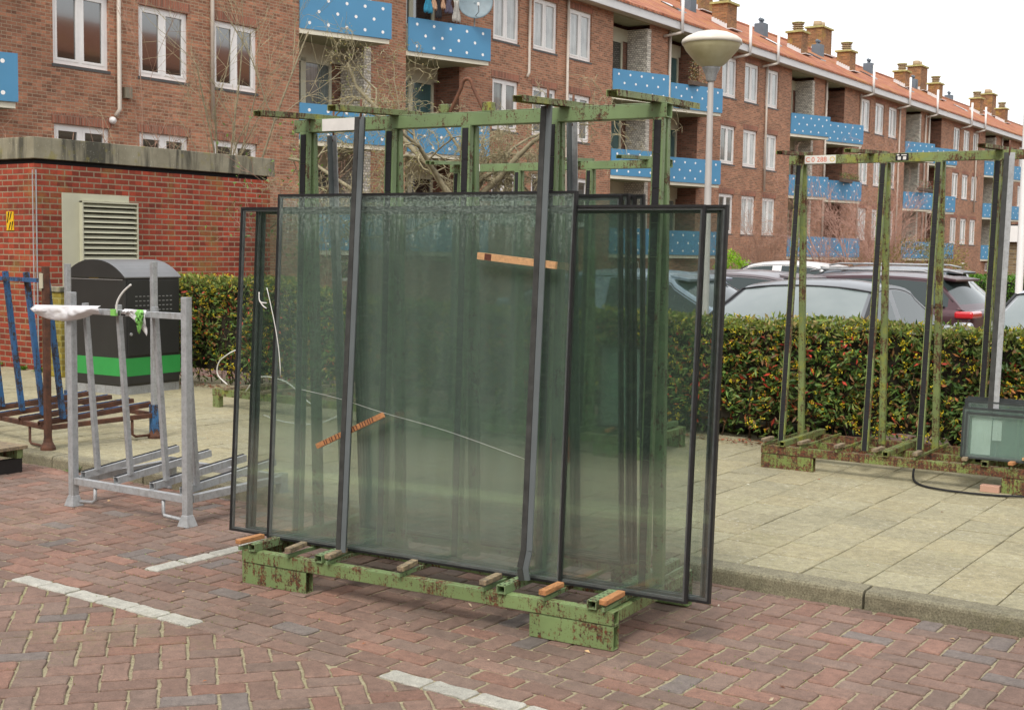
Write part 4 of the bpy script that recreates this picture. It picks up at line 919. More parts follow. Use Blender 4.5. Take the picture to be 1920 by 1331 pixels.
for bi in range(1, len(Bk)):
    B0, B1 = Bk[bi - 1], Bk[bi]
    if B1 < 5: continue
    for k, zt in enumerate(LEV):
        if B0 > 5:
            for nm, y, pm, sl, do, si in (('a', B0, pmA, slA, doA, siA), ('b', B0 + 4.1, pmB, slB, doB, siB)):
                o = link('balcony', sl, BLD, rel(F, y, zt)); link('balcony_panel', pm, o)
                q = link('balcony_door', do[drnd.choice((0, 0, 1, 2)) if bi > 2 else 0], o, (0, 0, -.895)); link('porch_wall', si, o, (0, 0, -.899))
            o = link('white_brick_column', pier_w, BLD, rel(F, B0 + 2.38, zt - .898))
        for i, y in enumerate((B1 - 6.99, B1 - 4.86, B1 - 2.76)):
            if bi <= 2: gi = 0 if k < 2 else 2
            elif bi == 3: gi = 1 if k == 2 else 2 if k else 0
            else: gi = drnd.choice((1, 1, 2, 2, 0))
            add_window(BLD, 'abc'[k], y, WZ[k][0], gi)
    if B0 > 5:
        for (a, b) in ((B0, B0 + 2.55), (B0 + 4.1, B0 + 6.5)):
            c = MB(); c.bb(rel(F - .86, a, 9.70), rel(F + .01, b, 9.752)); c.build('porch_ceiling', m_soffit, BLD)
# small things on the wall
c = MB(); c.bb(rel(F, 17.85, 4.72), rel(F + .12, 18.02, 4.95)); c.build('vent_box', plain('vent_box_paint', (.20, .18, .13), .7), BLD)
for y, z in ((17.55, 4.22),): c = MB(); c.lathe([(.0, .12), (.07, .10), (.08, .04), (.05, 0)], rel(F, y, z), 12, M=Matrix.Rotation(R(90), 3, 'Y')); c.build('wall_lamp', m_white, BLD, smooth=True)
# basement windows
for B in Bk[2:7]:
    for q in (-4.6, 1.2):
        c = MB(); c.bb(rel(F, B + q, .78), rel(F + .03, B + q + .9, 1.32)); o = c.build('basement_window', m_white, BLD); c = MB(); c.bb(rel(F + .03, B + q + .08, .86), rel(F + .034, B + q + .82, 1.25)); c.build('pane', m_pdark, o)
# downpipes
def pipe(pts, r_=.045, mat=m_pipe, nm='downpipe'): c = MB(); c.tube([rel(*p) for p in pts], r_, 10); return c.build(nm, mat, BLD, smooth=True)
E_ = F + .075
for y, zt, zb, kick in ((17.72, 9.7, 4.32, 1), (20.30, 9.7, 4.5, 0), (33.1, 9.7, 6.95, 1), (35.30, 9.7, 1.4, 0), (51.0, 9.6, 4.3, 0), (62.4, 9.6, 1.4, 0), (68.4, 9.6, 1.4, 0), (72.9, 9.6, 1.4, 0), (83.4, 9.6, 4.5, 0), (98.8, 9.6, 1.4, 0)):
    pipe([(E_, y, zt), (E_, y, zb + .15), (E_, y - (.0 if not kick else .10), zb)] if kick else [(E_, y, zt), (E_, y, zb)])
for B in Bk[3:]: pipe([(F + .06, B + 4.02, 9.7), (F + .06, B + 4.02, .2)], .05)
# eaves, gutter, roof
YA, YB = -7.9, 117.8; gx, gz_ = F + .46, 10.10
c = MB(); c.bb(rel(F - .0, YA, 9.752), rel(gx - .05, YB, 9.80)); c.build('eaves_soffit', m_cream, BLD)
c = MB(); c.bb(rel(gx - .05, YA, 9.72), rel(gx, YB, 10.07)); c.build('gutter', m_fascia, BLD, bevel=.01)
rx, rz_ = F - 4.6, 12.79
def tile_mat():
    M = Mat('orange_roof_tile'); co = M.coord(); sp = M.n('SeparateXYZ'); M.l(co, sp.inputs[0])
    wv = M.math('SINE', M.math('MULTIPLY', sp.outputs[1], 2 * math.pi / .25)); rw = M.math('FRACT', M.math('MULTIPLY', sp.outputs[0], 1 / .31))
    cell = M.n('TexWhiteNoise', _noise_dimensions='2D'); cv = M.n('CombineXYZ'); M.l(M.math('FLOOR', M.math('MULTIPLY', sp.outputs[1], 4)), cv.inputs[0]); M.l(M.math('FLOOR', M.math('MULTIPLY', sp.outputs[0], 1 / .31)), cv.inputs[1]); M.l(cv.outputs[0], cell.inputs['Vector'])
    b = M.ramp(cell.outputs['Value'], [(0, (.26, .080, .038)), (.6, (.36, .125, .062)), (1, (.43, .18, .10))])
    b = M.mix(M.ramp(M.math('ADD', M.math('MULTIPLY', M.noise(.45, 6, .7), .7), M.math('MULTIPLY', M.noise(7, 5, .7), .35)), [(.52, 0.), (.66, .65)]), b, (.42, .20, .03))
    M.base(b); M.set(.8); M.bump(M.math('ADD', M.math('MULTIPLY', wv, .5), rw), .05, .9); return M.m
m_tile = tile_mat()
c = MB()
for i in range(40):
    ya, yb = YA + (YB - YA) * i / 40, YA + (YB - YA) * (i + 1) / 40
    c.add([rel(gx + .04, ya, gz_ - .02), rel(gx + .04, yb, gz_ - .02), rel(rx, yb, rz_), rel(rx, ya, rz_)], [(0, 1, 2, 3)]); c.add([rel(rx, ya, rz_), rel(rx, yb, rz_), rel(F - 9.5, yb, gz_ - .02), rel(F - 9.5, ya, gz_ - .02)], [(0, 1, 2, 3)])
    c.add([rel(gx + .04, ya, gz_ - .02), rel(gx + .04, ya, gz_ - .10), rel(gx + .04, yb, gz_ - .10), rel(gx + .04, yb, gz_ - .02)], [(0, 1, 2, 3)])
for y in (YA, YB): c.add([rel(gx + .04, y, gz_ - .02), rel(rx, y, rz_), rel(F - 9.5, y, gz_ - .02)], [(0, 1, 2) if y == YB else (2, 1, 0)])
roof = c.build('roof', m_tile, BLD)
c = MB(); c.tube([rel(rx, YA, rz_ - .02), rel(rx, YB, rz_ - .02)], .11, 10); c.build('ridge', m_tile, roof, smooth=True)
sl = (rz_ - gz_) / (gx - rx)
def rz_at(x): return gz_ + (gx - x) * sl if x > rx else rz_ - (rx - x) * sl
m_chbrick = brickmat('chimney_brick', (.34, .15, .06), (.26, .11, .05), (.30, .22, .12), .22, .0705, .008, stain=(.40, .28, .04), moss=.5); m_chcap = plain('lichen_concrete', (.36, .33, .13), .9, 0, .25, 6); m_clay = plain('clay_pot', (.36, .27, .17), .85, 0, .15, 6)
m_lead = plain('pale_flashing', (.62, .62, .62), .5, 0, .1, 4)
def chimney(y, x, wd, dp, ztop_, kind):
    zb = rz_at(x + dp / 2) - .25; c = MB(); c.bb(rel(x - dp / 2, y - wd / 2, zb), rel(x + dp / 2, y + wd / 2, ztop_)); o = c.build('chimney', m_chbrick, roof)
    c = MB(); c.bb(rel(x - dp / 2 - .09, y - wd / 2 - .09, ztop_), rel(x + dp / 2 + .09, y + wd / 2 + .09, ztop_ + .10)); c.build('chimney_cap', m_chcap, roof, bevel=.01)
    if kind == 'louvre':
        for k in range(4): c = MB(); r_ = .20; z = ztop_ + .10 + k * .098; c.lathe([(r_ * .75, z), (r_ * 1.25, z + .03), (r_ * 1.25, z + .045), (r_ * .7, z + .085)], rel(x, y, 0), 16) if False else c.lathe([(.17, z), (.28, z + .035), (.28, z + .055), (.17, z + .098)], rel(x, y, 0), 16); c.build('chimney_pot_ring', m_clay, roof, smooth=False)
        c = MB(); z = ztop_ + .49; c.lathe([(.0, z), (.31, z), (.31, z + .045), (0, z + .05)], rel(x, y, 0), 16); c.build('chimney_pot_cap', m_chcap, roof)
    elif kind == 'pots':
        for q in (-.28, .22): c = MB(); c.lathe([(.0, ztop_ + .1), (.24, ztop_ + .1), (.22, ztop_ + .42), (.17, ztop_ + .42), (.17, ztop_ + .3)], rel(x, y + q, 0), 16); c.build('chimney_pot', m_clay, roof, smooth=True)
    c = MB(); nst = 6          # stepped flashing down the near side
    for k in range(nst):
        xx = x + dp / 2 - dp * k / nst; zz = rz_at(xx) ; c.bb(rel(xx - dp / nst, y - wd / 2 - .03, zz - .05), rel(xx, y - wd / 2 - .004, zz + .22))
    c.bb(rel(x + dp / 2, y - wd / 2 - .03, rz_at(x + dp / 2) - .02), rel(x + dp / 2 + .25, y + wd / 2 + .03, rz_at(x + dp / 2) + .012)); c.build('flashing', m_lead, roof)
for y, x, wd, dp, zt, kd in ((58.9, -24.4, .84, .7, 12.18, 'louvre'), (68.4, rx, 1.45, .9, 14.0, 'pots'), (65.3, -24.35, .86, .7, 12.13, 'louvre'),
    (78.4, -25.7, .85, .7, 12.8, 'louvre'), (85.8, rx, 1.42, .9, 14.1, 'pots'), (84.9, -25.6, .9, .7, 12.8, 'louvre'),
    (94.0, -25.4, .87, .7, 12.8, 'louvre'), (103.5, rx, 1.2, .9, 14.2, 'pots'), (102.1, -25.7, .89, .7, 12.9, 'louvre'), (50.2, -24.1, .94, .7, 12.06, 'louvre'), (53.5, rx, 1.5, .9, 14.5, 'pots')):
    chimney(y, x, wd, dp, zt, kd)
m_zinc = plain('zinc_box', (.12, .15, .18), .55, .2, .12, 4)
for y, x in ((65.5, -26.0), (74.2, -26.3), (83.7, -26.7), (93.8, -27.3), (49.6, -25.5), (58.0, -25.9)):
    z = rz_at(x); c = MB(); c.bb(rel(x - .25, y - .26, z - .2), rel(x + .25, y + .26, z + .50)); c.build('roof_vent', m_zinc, roof, bevel=.01)
    c = MB()
    for q in (-.12, .12): c.lathe([(.05, z + .5), (.05, z + .62), (.10, z + .64), (.10, z + .72), (.02, z + .78)], rel(x, y + q, 0), 10)
    c.build('vent_cowls', m_zinc, roof)
for y, z0, h in ((42.3, 9.9, 1.45), (48.2, 9.9, 1.0), (51.0, 9.9, 1.1), (62.8, 9.9, 1.15), (68.5, 9.9, 1.2), (73.4, 9.9, 1.1), (80.4, 9.9, 1.1), (83.5, 9.9, 1.15), (96., 9.9, 1.1)):
    pipe([(gx + .07, y, z0 - .3), (gx + .07, y, z0 + h)], .06, m_white, 'flue_pipe')
    pipe([(F + .05, y - .5, z0 - .45), (gx + .05, y - .05, z0 - .30)], .05, m_pipe, 'flue_pipe')
for y, x in ((56.0, -24.5), (62.0, -24.7), (70., -24.8), (46.2, -24.4), (76.5, -24.8), (88., -24.8)):   # roof windows
    c = MB(); z = rz_at(x); v = []
    for dx, dy in ((-.4, -.35), (.4, -.35), (.4, .35), (-.4, .35)): v.append(rel(x + dx, y + dy, rz_at(x + dx) + .05))
    v2 = [(a, b, d - .1) for a, b, d in v]; c.add(v + v2, [(0, 1, 2, 3), (0, 4, 5, 1), (1, 5, 6, 2), (2, 6, 7, 3), (3, 7, 4, 0)]); c.build('roof_window', m_pdark, roof)
# things on the balconies
t = thing('satellite_dish', 'grey satellite dish mounted above a second-floor balcony at the top of the picture', 'satellite dish', (-21.75, 29.35, 7.8))
c = MB(); Md = Matrix.Rotation(R(100), 3, 'Y') @ Matrix.Identity(3); prof = [(r_ * .5, (r_ ** 2) * .09) for r_ in [i / 8 for i in range(9)]]
Md = Vector((.62, -.75, .22)).to_track_quat('Z', 'Y').to_matrix(); c.lathe(prof, (0, 0, .72), 32, M=Md); d = c.build('dish', plain('dish_grey', (.16, .22, .25), .5), t, smooth=True); s_ = d.modifiers.new('s', 'SOLIDIFY'); s_.thickness = .01
c = MB(); c.tube([(-.05, .05, .0), (-.05, .05, .7)], .02, 8); c.build('mast', m_galv, t)
c = MB(); e = Vector((0, 0, .72)) + Md @ Vector((0, -.42, .05)); c.tube([e, Vector((.30, -.22, .42)), Vector((.38, -.36, .55))], .012, 8); c.build('arm', m_galv, t)
c = MB(); c.lathe([(0, 0), (.035, 0), (.035, .08), (0, .09)], (.38, -.36, .55), 10); c.build('receiver', m_white, t)
cl = [((.03, .25, .40), 27.5, .30, .55), ((.60, .38, .24), 27.75, .20, .42), ((.02, .02, .025), 27.95, .2, .62), ((.60, .38, .24), 28.15, .16, .34), ((.10, .09, .13), 28.40, .30, .42), ((.45, .44, .40), 28.75, .30, .6)]
cn = ['turquoise cloth', 'peach garment beside the turquoise cloth', 'black trousers', 'smaller peach garment beside the dark ones', 'dark purple garment', 'pale patterned garment, rightmost on the line']
for (col, y, wd, dr), nm in zip(cl, cn):
    b = MB(); nx = 6; nz = 6
    b.add([(.02 * math.sin(i * 1.9 + j * .7), wd * (i / nx - .5) * (1 - .25 * math.sin(j)), -dr * j / nz - .03 * math.sin(i * 2.3)) for i in range(nx + 1) for j in range(nz + 1)], [(i * (nz + 1) + j, (i + 1) * (nz + 1) + j, (i + 1) * (nz + 1) + j + 1, i * (nz + 1) + j + 1) for i in range(nx) for j in range(nz)])
    o = b.build('laundry', plain('cloth', col, .9, 0, .25, 12), None, smooth=True); o.location = (-21.95, y, 8.52); m_ = o.modifiers.new('s', 'SOLIDIFY'); m_.thickness = .01; tag(o, nm + ' hanging on the washing line of the upper balcony', 'laundry', 'laundry on the upper balcony')
c = MB(); c.tube([(-21.95, 27.2, 8.53), (-21.95, 29.1, 8.53)], .004, 5); tag(c.build('washing_line', m_galv, None), 'washing line across the upper balcony beside the satellite dish', 'washing line')

def flower_box(label, x, y, z, ln, seed, cols, hgt=.22):
    t = thing('flower_box', label, 'flower box', (x, y, z)); c = MB(); c.bb((-.09, 0, 0), (.09, ln, .16)); c.build('trough', plain('trough', (.10, .07, .05), .8), t)
    rn = np.random.default_rng(seed); n = 420; P = np.stack([rn.normal(0, .06, n), rn.uniform(0, ln, n), rn.uniform(.12, .12 + hgt, n)], 1); leaves_obj('plants', P, rn.normal(0, 1, (n, 3)) + [0, 0, .7], rn.normal(0, 1, (n, 3)), .07, .03, pick(n, cols), m_leaf, t); return t
GP = [(4, (.12, .22, .04)), (2, (.25, .2, .12)), (1, (.35, .12, .06))]
flower_box('flower box with dried plants on the top balcony left of the lamp globe', -22.05, 43.2, 7.86, 1.5, 1, [(3, (.45, .25, .1)), (2, (.5, .45, .3)), (2, (.12, .2, .05))], .75)
flower_box('flower box with a bright green plant on the middle balcony behind the hedge rack', -21.9, 58.6, 5.1, 2.3, 2, GP, .3)
flower_box('row of potted plants on the middle balcony behind the second bay of the hedge rack', -21.9, 70.3, 5.25, 2.4, 3, [(2, (.4, .38, .35)), (3, (.10, .18, .05)), (1, (.5, .05, .05))], .45)

# ------------------------------------------------------------------ street lamps
def lamp_globe(label):
    t = thing('street_lamp', label, 'street lamp', (-5.50, 11.20, .10), R(10))
    c = MB(); c.lathe([(.06, -.15), (.06, .75), (.040, .85), (.027, 3.16)], (0, 0, 0), 20); c.build('pole', m_polegrey, t, smooth=True)
    c = MB(); c.lathe([(.040, 3.14), (.048, 3.16), (.055, 3.20), (.080, 3.25), (.088, 3.275), (.0, 3.275)], (0, 0, 0), 20); c.build('socket', m_galv, t, smooth=True)
    c = MB(); c.lathe([(.087, 3.272), (.13, 3.30), (.20, 3.375), (.25, 3.435), (.270, 3.475), (.272, 3.485)], (0, 0, 0), 40); c.build('globe', m_globe, t, smooth=True)
    c = MB(); c.lathe([(.262, 3.483), (.282, 3.485), (.285, 3.505), (.280, 3.525), (.24, 3.555), (.16, 3.590), (.08, 3.608), (.0, 3.614)], (0, 0, 0), 40); c.build('lid', m_lampcap, t, smooth=True)
    return t
m_polegrey = plain('pole_grey', (.48, .46, .44), .5, .1, .08, 3); m_lampcap = plain('lamp_cap', (.66, .62, .54), .4, 0, .08, 5)
Mg = Mat('lamp_diffuser'); Mg.base(Mg.ramp(Mg.noise(5, 5, .6), [(.3, (.42, .38, .22)), (.7, (.55, .51, .33))])); Mg.set(.35); m_globe = Mg.m
lamp_globe('street lamp with a wide cream mushroom-shaped globe, rising behind the hedge')
t = thing('street_lamp', 'plain white lamp post in the car park at the right edge, beyond the frame top', 'street lamp', (-4.17, 17.85, -.05))
c = MB(); c.lathe([(.07, 0), (.07, 1.0), (.05, 1.1), (.038, 5.9)], (0, 0, 0), 16); c.build('pole', m_white, t, smooth=True)
c = MB(); c.lathe([(.05, 5.88), (.2, 6.02), (.28, 6.12), (.2, 6.2), (0, 6.24)], (0, 0, 0), 24); c.build('globe', m_globe, t, smooth=True)

# ------------------------------------------------------------------ cars
def carpaint(name, c, metal=.45, rough=.35):
    M = Mat(name); M.base(M.ramp(M.noise(1.5, 3), [(.3, tuple(x * .93 for x in c)), (.7, tuple(x * 1.07 for x in c))])); M.set(rough, metal, .4, .45); M.b.inputs['Coat Roughness'].default_value = .05; return M.m
Mc = Mat('car_glass'); Mc.base((.03, .045, .045)); Mc.set(.03, 0., .5, 0.); m_cglass = Mc.m
Mc = Mat('car_windshield'); Mc.base(Mc.ramp(Mc.noise(1.6, 3, .5), [(.35, (.14, .175, .175)), (.7, (.21, .245, .24))])); Mc.set(.08, 0., .6, .3); m_wglass = Mc.m  # pale base colour stands in for sky mirrored in the windscreen
m_tyre = plain('tyre', (.012, .012, .012), .85); m_rim = plain('rim', (.35, .36, .37), .3, .8); m_trim = plain('black_trim', (.01, .01, .011), .5)
Mr_ = Mat('red_lens'); Mr_.base((.55, .015, .02)); Mr_.set(.15, 0, .6, 1.0); m_red = Mr_.m
def car(label, loc, rz, paint, Ln=4.25, Wd=1.78, H=1.46, kind='hatch', wglass=None, rails=False, spoiler=True, group='cars parked beyond the hedge'):
    t = thing('parked_car', label, 'car', loc, rz, group)
    h2 = Ln / 2; bz = .665 * H; zb = .18
    x1, x2 = h2 - .235 * Ln, h2 - .42 * Ln                      # windscreen foot, roof front
    if kind == 'sedan': x3, x4, deck = -h2 + .30 * Ln, -h2 + .11 * Ln, bz - .01
    elif kind == 'wagon': x3, x4, deck = -h2 + .115 * Ln, -h2 + .02 * Ln, bz - .05
    else: x3, x4, deck = -h2 + .20 * Ln, -h2 + .035 * Ln, bz + .02
    # lower body loft
    xs = [-h2, -h2 + .03, -h2 + .10, -h2 + .30, x4 + .15, x3, -.35, 0, .4, x1 - .05, x1 + .12, x1 + .45, h2 - .35, h2 - .12, h2 - .03, h2]
    xs = sorted(set(round(x, 3) for x in xs)); c = MB(); rows = []
    for x in xs:
        u = (x + h2) / Ln; wv = Wd / 2 * (1 - .055 * (2 * u - 1) ** 4 - (.10 if abs(x) > h2 - .02 else .035 if abs(x) > h2 - .06 else 0))
        if x > x1: top = bz + .01 - (x - x1) / (h2 - x1) * .19 - (.14 if x > h2 - .02 else .04 if x > h2 - .06 else 0)
        elif x < x4 + .02: top = deck - (.10 if x < -h2 + .02 else 0)
        else: top = bz
        pr = [(0, zb), (wv * .86, zb), (wv * .975, zb + .10), (wv, zb + .28), (wv * 1.0, bz - .20), (wv * .985, bz - .10), (wv * .955, min(bz - .015, top - .02)), (wv * .90, top), (wv * .45, top + .02), (0, top + .028)]
        rows.append([(x, y, z) for y, z in pr] + [(x, -y, z) for y, z in pr[-2:0:-1]])
    n = len(rows[0])
    for r_ in rows: c.v += r_
    for i in range(len(rows) - 1):
        for j in range(n): c.f.append((i * n + j, i * n + (j + 1) % n, (i + 1) * n + (j + 1) % n, (i + 1) * n + j)); c.m.append(0)
    c.f.append(tuple(range(n))[::-1]); c.f.append(tuple((len(rows) - 1) * n + j for j in range(n))); c.m += [0, 0]; c.c = [(1,) * 4] * len(c.f)
    body = c.build('body', paint, t, smooth=True)
    sub = body.modifiers.new('s', 'SUBSURF'); sub.levels = 1; sub.render_levels = 2
    # cabin centre line
    cl = []
    for i in range(7): u = i / 6; cl.append((x1 + (x2 - x1) * u, bz + .02 + (H * .955 - bz - .02) * (u ** .88), 'w'))
    for i in range(1, 9):
        u = i / 8; x = x2 + (x3 - x2) * u; k = 4 * u * (1 - u); end = H * (.955 if kind != 'wagon' else .965); cl.append((x, H * .955 + (end - H * .955) * u + (H * .045) * k ** .8, 'r'))
    z3 = cl[-1][1]
    for i in range(1, 7): u = i / 6; cl.append((x3 + (x4 - x3) * u, z3 + (deck + .02 - z3) * (u ** 1.15), 'b'))
    def hw(z): f_ = (z - bz) / (H - bz); return Wd / 2 * (.90 - .19 * max(0, f_) ** 1.15)
    V = []; nv = 9
    for x, z, k in cl:
        for j in range(nv):
            v = -1 + 2 * j / (nv - 1); cr = .035 * min(1, max(0, (z - bz) / .3)); xx = x
            if k == 'w': xx = x - .10 * v * v * (1 - (z - bz) / (H - bz) * .6)
            if k == 'b': xx = x + .07 * v * v
            V.append((xx, v * hw(z) * (1 - .0), z - cr * v * v * (1 + .5 * v * v)))
    roof_, wsh, rear = MB(), MB(), MB()
    for mbx in (roof_, wsh, rear): mbx.v = list(V)
    for i in range(len(cl) - 1):
        for j in range(nv - 1):
            f_ = (i * nv + j, (i + 1) * nv + j, (i + 1) * nv + j + 1, i * nv + j + 1); edge = j in (0, nv - 2)
            k = cl[i + 1][2]
            if k == 'w' and not edge and i < 6: wsh.f.append(f_)
            elif k == 'b' and not edge and 1 + 6 + 8 <= i + 1 <= (6 + 8 + (5 if kind != 'sedan' else 6)): rear.f.append(f_)
            else: roof_.f.append(f_)
    # narrow painted edges: widen glass by shifting the second column outwards
    for mbx in (roof_, wsh, rear):
        vv = []
        for q, p in enumerate(mbx.v):
            j = q % nv
            if j in (1, nv - 2): e = mbx.v[q - 1] if j == 1 else mbx.v[q + 1]; p = tuple(a + (b - a) * .72 for a, b in zip(p, e))
            vv.append(p)
        mbx.v = vv; mbx.m = [0] * len(mbx.f); mbx.c = [(1,) * 4] * len(mbx.f)
    for sg in (0, 1):        # side walls
        pass
    sides = {0: MB(), 1: MB(), 2: MB(), 3: MB()}
    for sgn, jj in ((1, nv - 1), (-1, 0)):
        top = [V[i * nv + jj] for i in range(len(cl))]; side = sides[0 if sgn > 0 else 1]
        bel = [(p[0], sgn * Wd / 2 * .905, bz - .02) for p in top]
        bx = x2 - .34 * (x2 - x3) - .12; qx = x3 + (.30 if kind == 'wagon' else .12 if kind == 'hatch' else .05)
        bw_ = .05
        tp = [Vector(p) + Vector((0, sgn * .006, -.035)) for p in top if p[2] - bz > .08]; c = MB(); c.tube(tp, .010, 6); c.build('window_arch_trim', m_trim, t, smooth=True)
        for i in range(len(cl) - 1):
            cols = []
            for p, q in ((top[i], bel[i]), (top[i + 1], bel[i + 1])):
                p, q = Vector(p), Vector(q); h = max(p.z - q.z, .002); r1 = min(h, .03) / h; r2 = max(r1, 1 - .05 / max(h, .051))
                cols.append([q, q.lerp(p, r1), q.lerp(p, r2), p])
            mx = (top[i][0] + top[i + 1][0]) / 2
            for r_ in range(3):
                q = [cols[0][r_], cols[1][r_], cols[1][r_ + 1], cols[0][r_ + 1]]
                isw = r_ == 1 and (x1 - .22 > mx > x4 + (.28 if kind != 'sedan' else .30)) and abs(mx - bx) > bw_
                ((side if mx > bx else sides[2 if sgn > 0 else 3]) if isw else roof_).add(q, [(0, 1, 2, 3)])
    roof_.build('roof', paint, t, smooth=True); wsh.build('windscreen', wglass or m_wglass, t, smooth=True); rear.build('rear_window', m_cglass, t, smooth=True)
    for k in (0, 1, 2, 3):
        if sides[k].f: sides[k].build('side_window', m_cglass, t, smooth=False)
    c = MB()
    for jj in (0, nv - 1):
        q = [Vector(V[i * nv + jj]) + Vector((.004, 0, .004)) for i in range(7)]; c.tube(q, .016, 6)
    c.build('screen_pillar_trim', m_trim, t, smooth=True)
    c = MB(); c.tube([Vector(V[6 * nv + j]) + Vector((.006, 0, .001)) for j in range(nv)], .010, 6); c.build('screen_top_seal', m_trim, t, smooth=True)
    c = MB(); c.box((x2 + .10, 0, H * .885), (.03, .20, .07)); c.build('inner_mirror', m_trim, t, bevel=.01)
    for sgn in (1, -1):
        c = MB(); c.beam((x1 - .25, sgn * (Wd / 2 * .905 + .003), bz + .012), (x4 + .32, sgn * (Wd / 2 * .905 + .003), bz + .012), .012, .022, (0, 0, 1)); c.build('window_trim', m_trim, t)
        c = MB(); tz = bz - .09; c.box((-h2 + .125, sgn * (Wd / 2 - .235), tz), (.26, .46, .10)); o = c.build('taillight', m_red, t, bevel=.03)
        c = MB(); c.box((h2 - .14, sgn * (Wd / 2 - .26), .66), (.22, .36, .12)); c.build('headlight', m_slot, t, bevel=.03)
        c = MB(); c.box((x1 - .28, sgn * (Wd / 2 + .07), bz + .06), (.10, .17, .12)); c.build('mirror', paint, t, bevel=.03)
        if rails: c = MB(); c.tube([(x2 - .1, sgn * .60, H - .005), (x2 - .3, sgn * .61, H + .035), (x3 + .3, sgn * .61, H + .03), (x3 + .1, sgn * .60, H - .01)], .014, 8); c.build('roof_rail', m_galv, t, smooth=True)
    if spoiler:
        c = MB(); z = z3; c.add([(x3 + .10, -.55, z + .01), (x3 + .10, .55, z + .01), (x3 - .17, .56, z - .03), (x3 - .17, -.56, z - .03), (x3 + .05, -.55, z - .04), (x3 + .05, .55, z - .04), (x3 - .16, .56, z - .065), (x3 - .16, -.56, z - .065)], [(0, 1, 2, 3), (7, 6, 5, 4), (0, 3, 7, 4), (1, 5, 6, 2), (3, 2, 6, 7), (0, 4, 5, 1)]); o = c.build('spoiler', paint, t, bevel=.008)
    for wx in (-h2 + .19 * Ln, h2 - .20 * Ln):
        for sgn in (1, -1):
            M_ = Matrix.Rotation(R(90), 3, 'X'); c = MB(); c.lathe([(.20, -.1), (.29, -.105), (.325, -.07), (.325, .07), (.29, .105), (.20, .1)], (wx, sgn * (Wd / 2 - .11), .325), 28, M=M_); w_ = c.build('wheel', m_tyre, t, smooth=True)
            c = MB(); c.lathe([(0, -.07), (.06, -.075), (.20, -.06), (.20, .06), (.06, .075), (0, .07)], (wx, sgn * (Wd / 2 - .11), .325), 10, M=M_); c.build('rim', m_rim, w_)
    return t
CG = -.05
pA = carpaint('paint_graphite', (.13, .14, .15)); pB = carpaint('paint_pale_blue', (.33, .40, .50)); pC = carpaint('paint_mauve', (.19, .165, .175)); pD = carpaint('paint_white', (.72, .72, .72), 0.0); pE = carpaint('paint_maroon', (.075, .035, .042)); pF = carpaint('paint_slate', (.12, .14, .16)); pG = carpaint('paint_silver', (.40, .42, .44))
car('dark grey car parked nose to the hedge with a broad pale windscreen', (-4.72, 12.08, CG), R(-90), pA, 4.0, 1.80, 1.43, 'sedan', spoiler=False)
car('pale blue hatchback left of the dark grey car, its tail pointing right', (-7.95, 13.45, CG), R(180), pB, 4.2, 1.80, 1.475, 'hatch')
car('mauve-grey hatchback in the second row behind the dark grey car', (-8.25, 17.1, CG), R(180), pC, 4.4, 1.80, 1.45, 'hatch')
car('white hatchback farthest back, only its roof and rear window showing', (-10.9, 25.4, CG), R(180), pD, 4.2, 1.78, 1.55, 'hatch')
car('dark maroon estate car with red tail lights and silver roof rails', (-7.1, 19.2, CG), R(178), pE, 4.55, 1.82, 1.43, 'wagon', rails=True)
car('dark slate estate car with a roof spoiler, right behind the maroon one', (-8.0, 22.3, CG), R(180), pF, 4.6, 1.86, 1.50, 'wagon', rails=True)
car('silver-grey car cut off by the right edge, its windscreen behind the hedge', (-2.22, 12.55, CG), R(-90), pG, 4.3, 1.80, 1.44, 'hatch', spoiler=False)

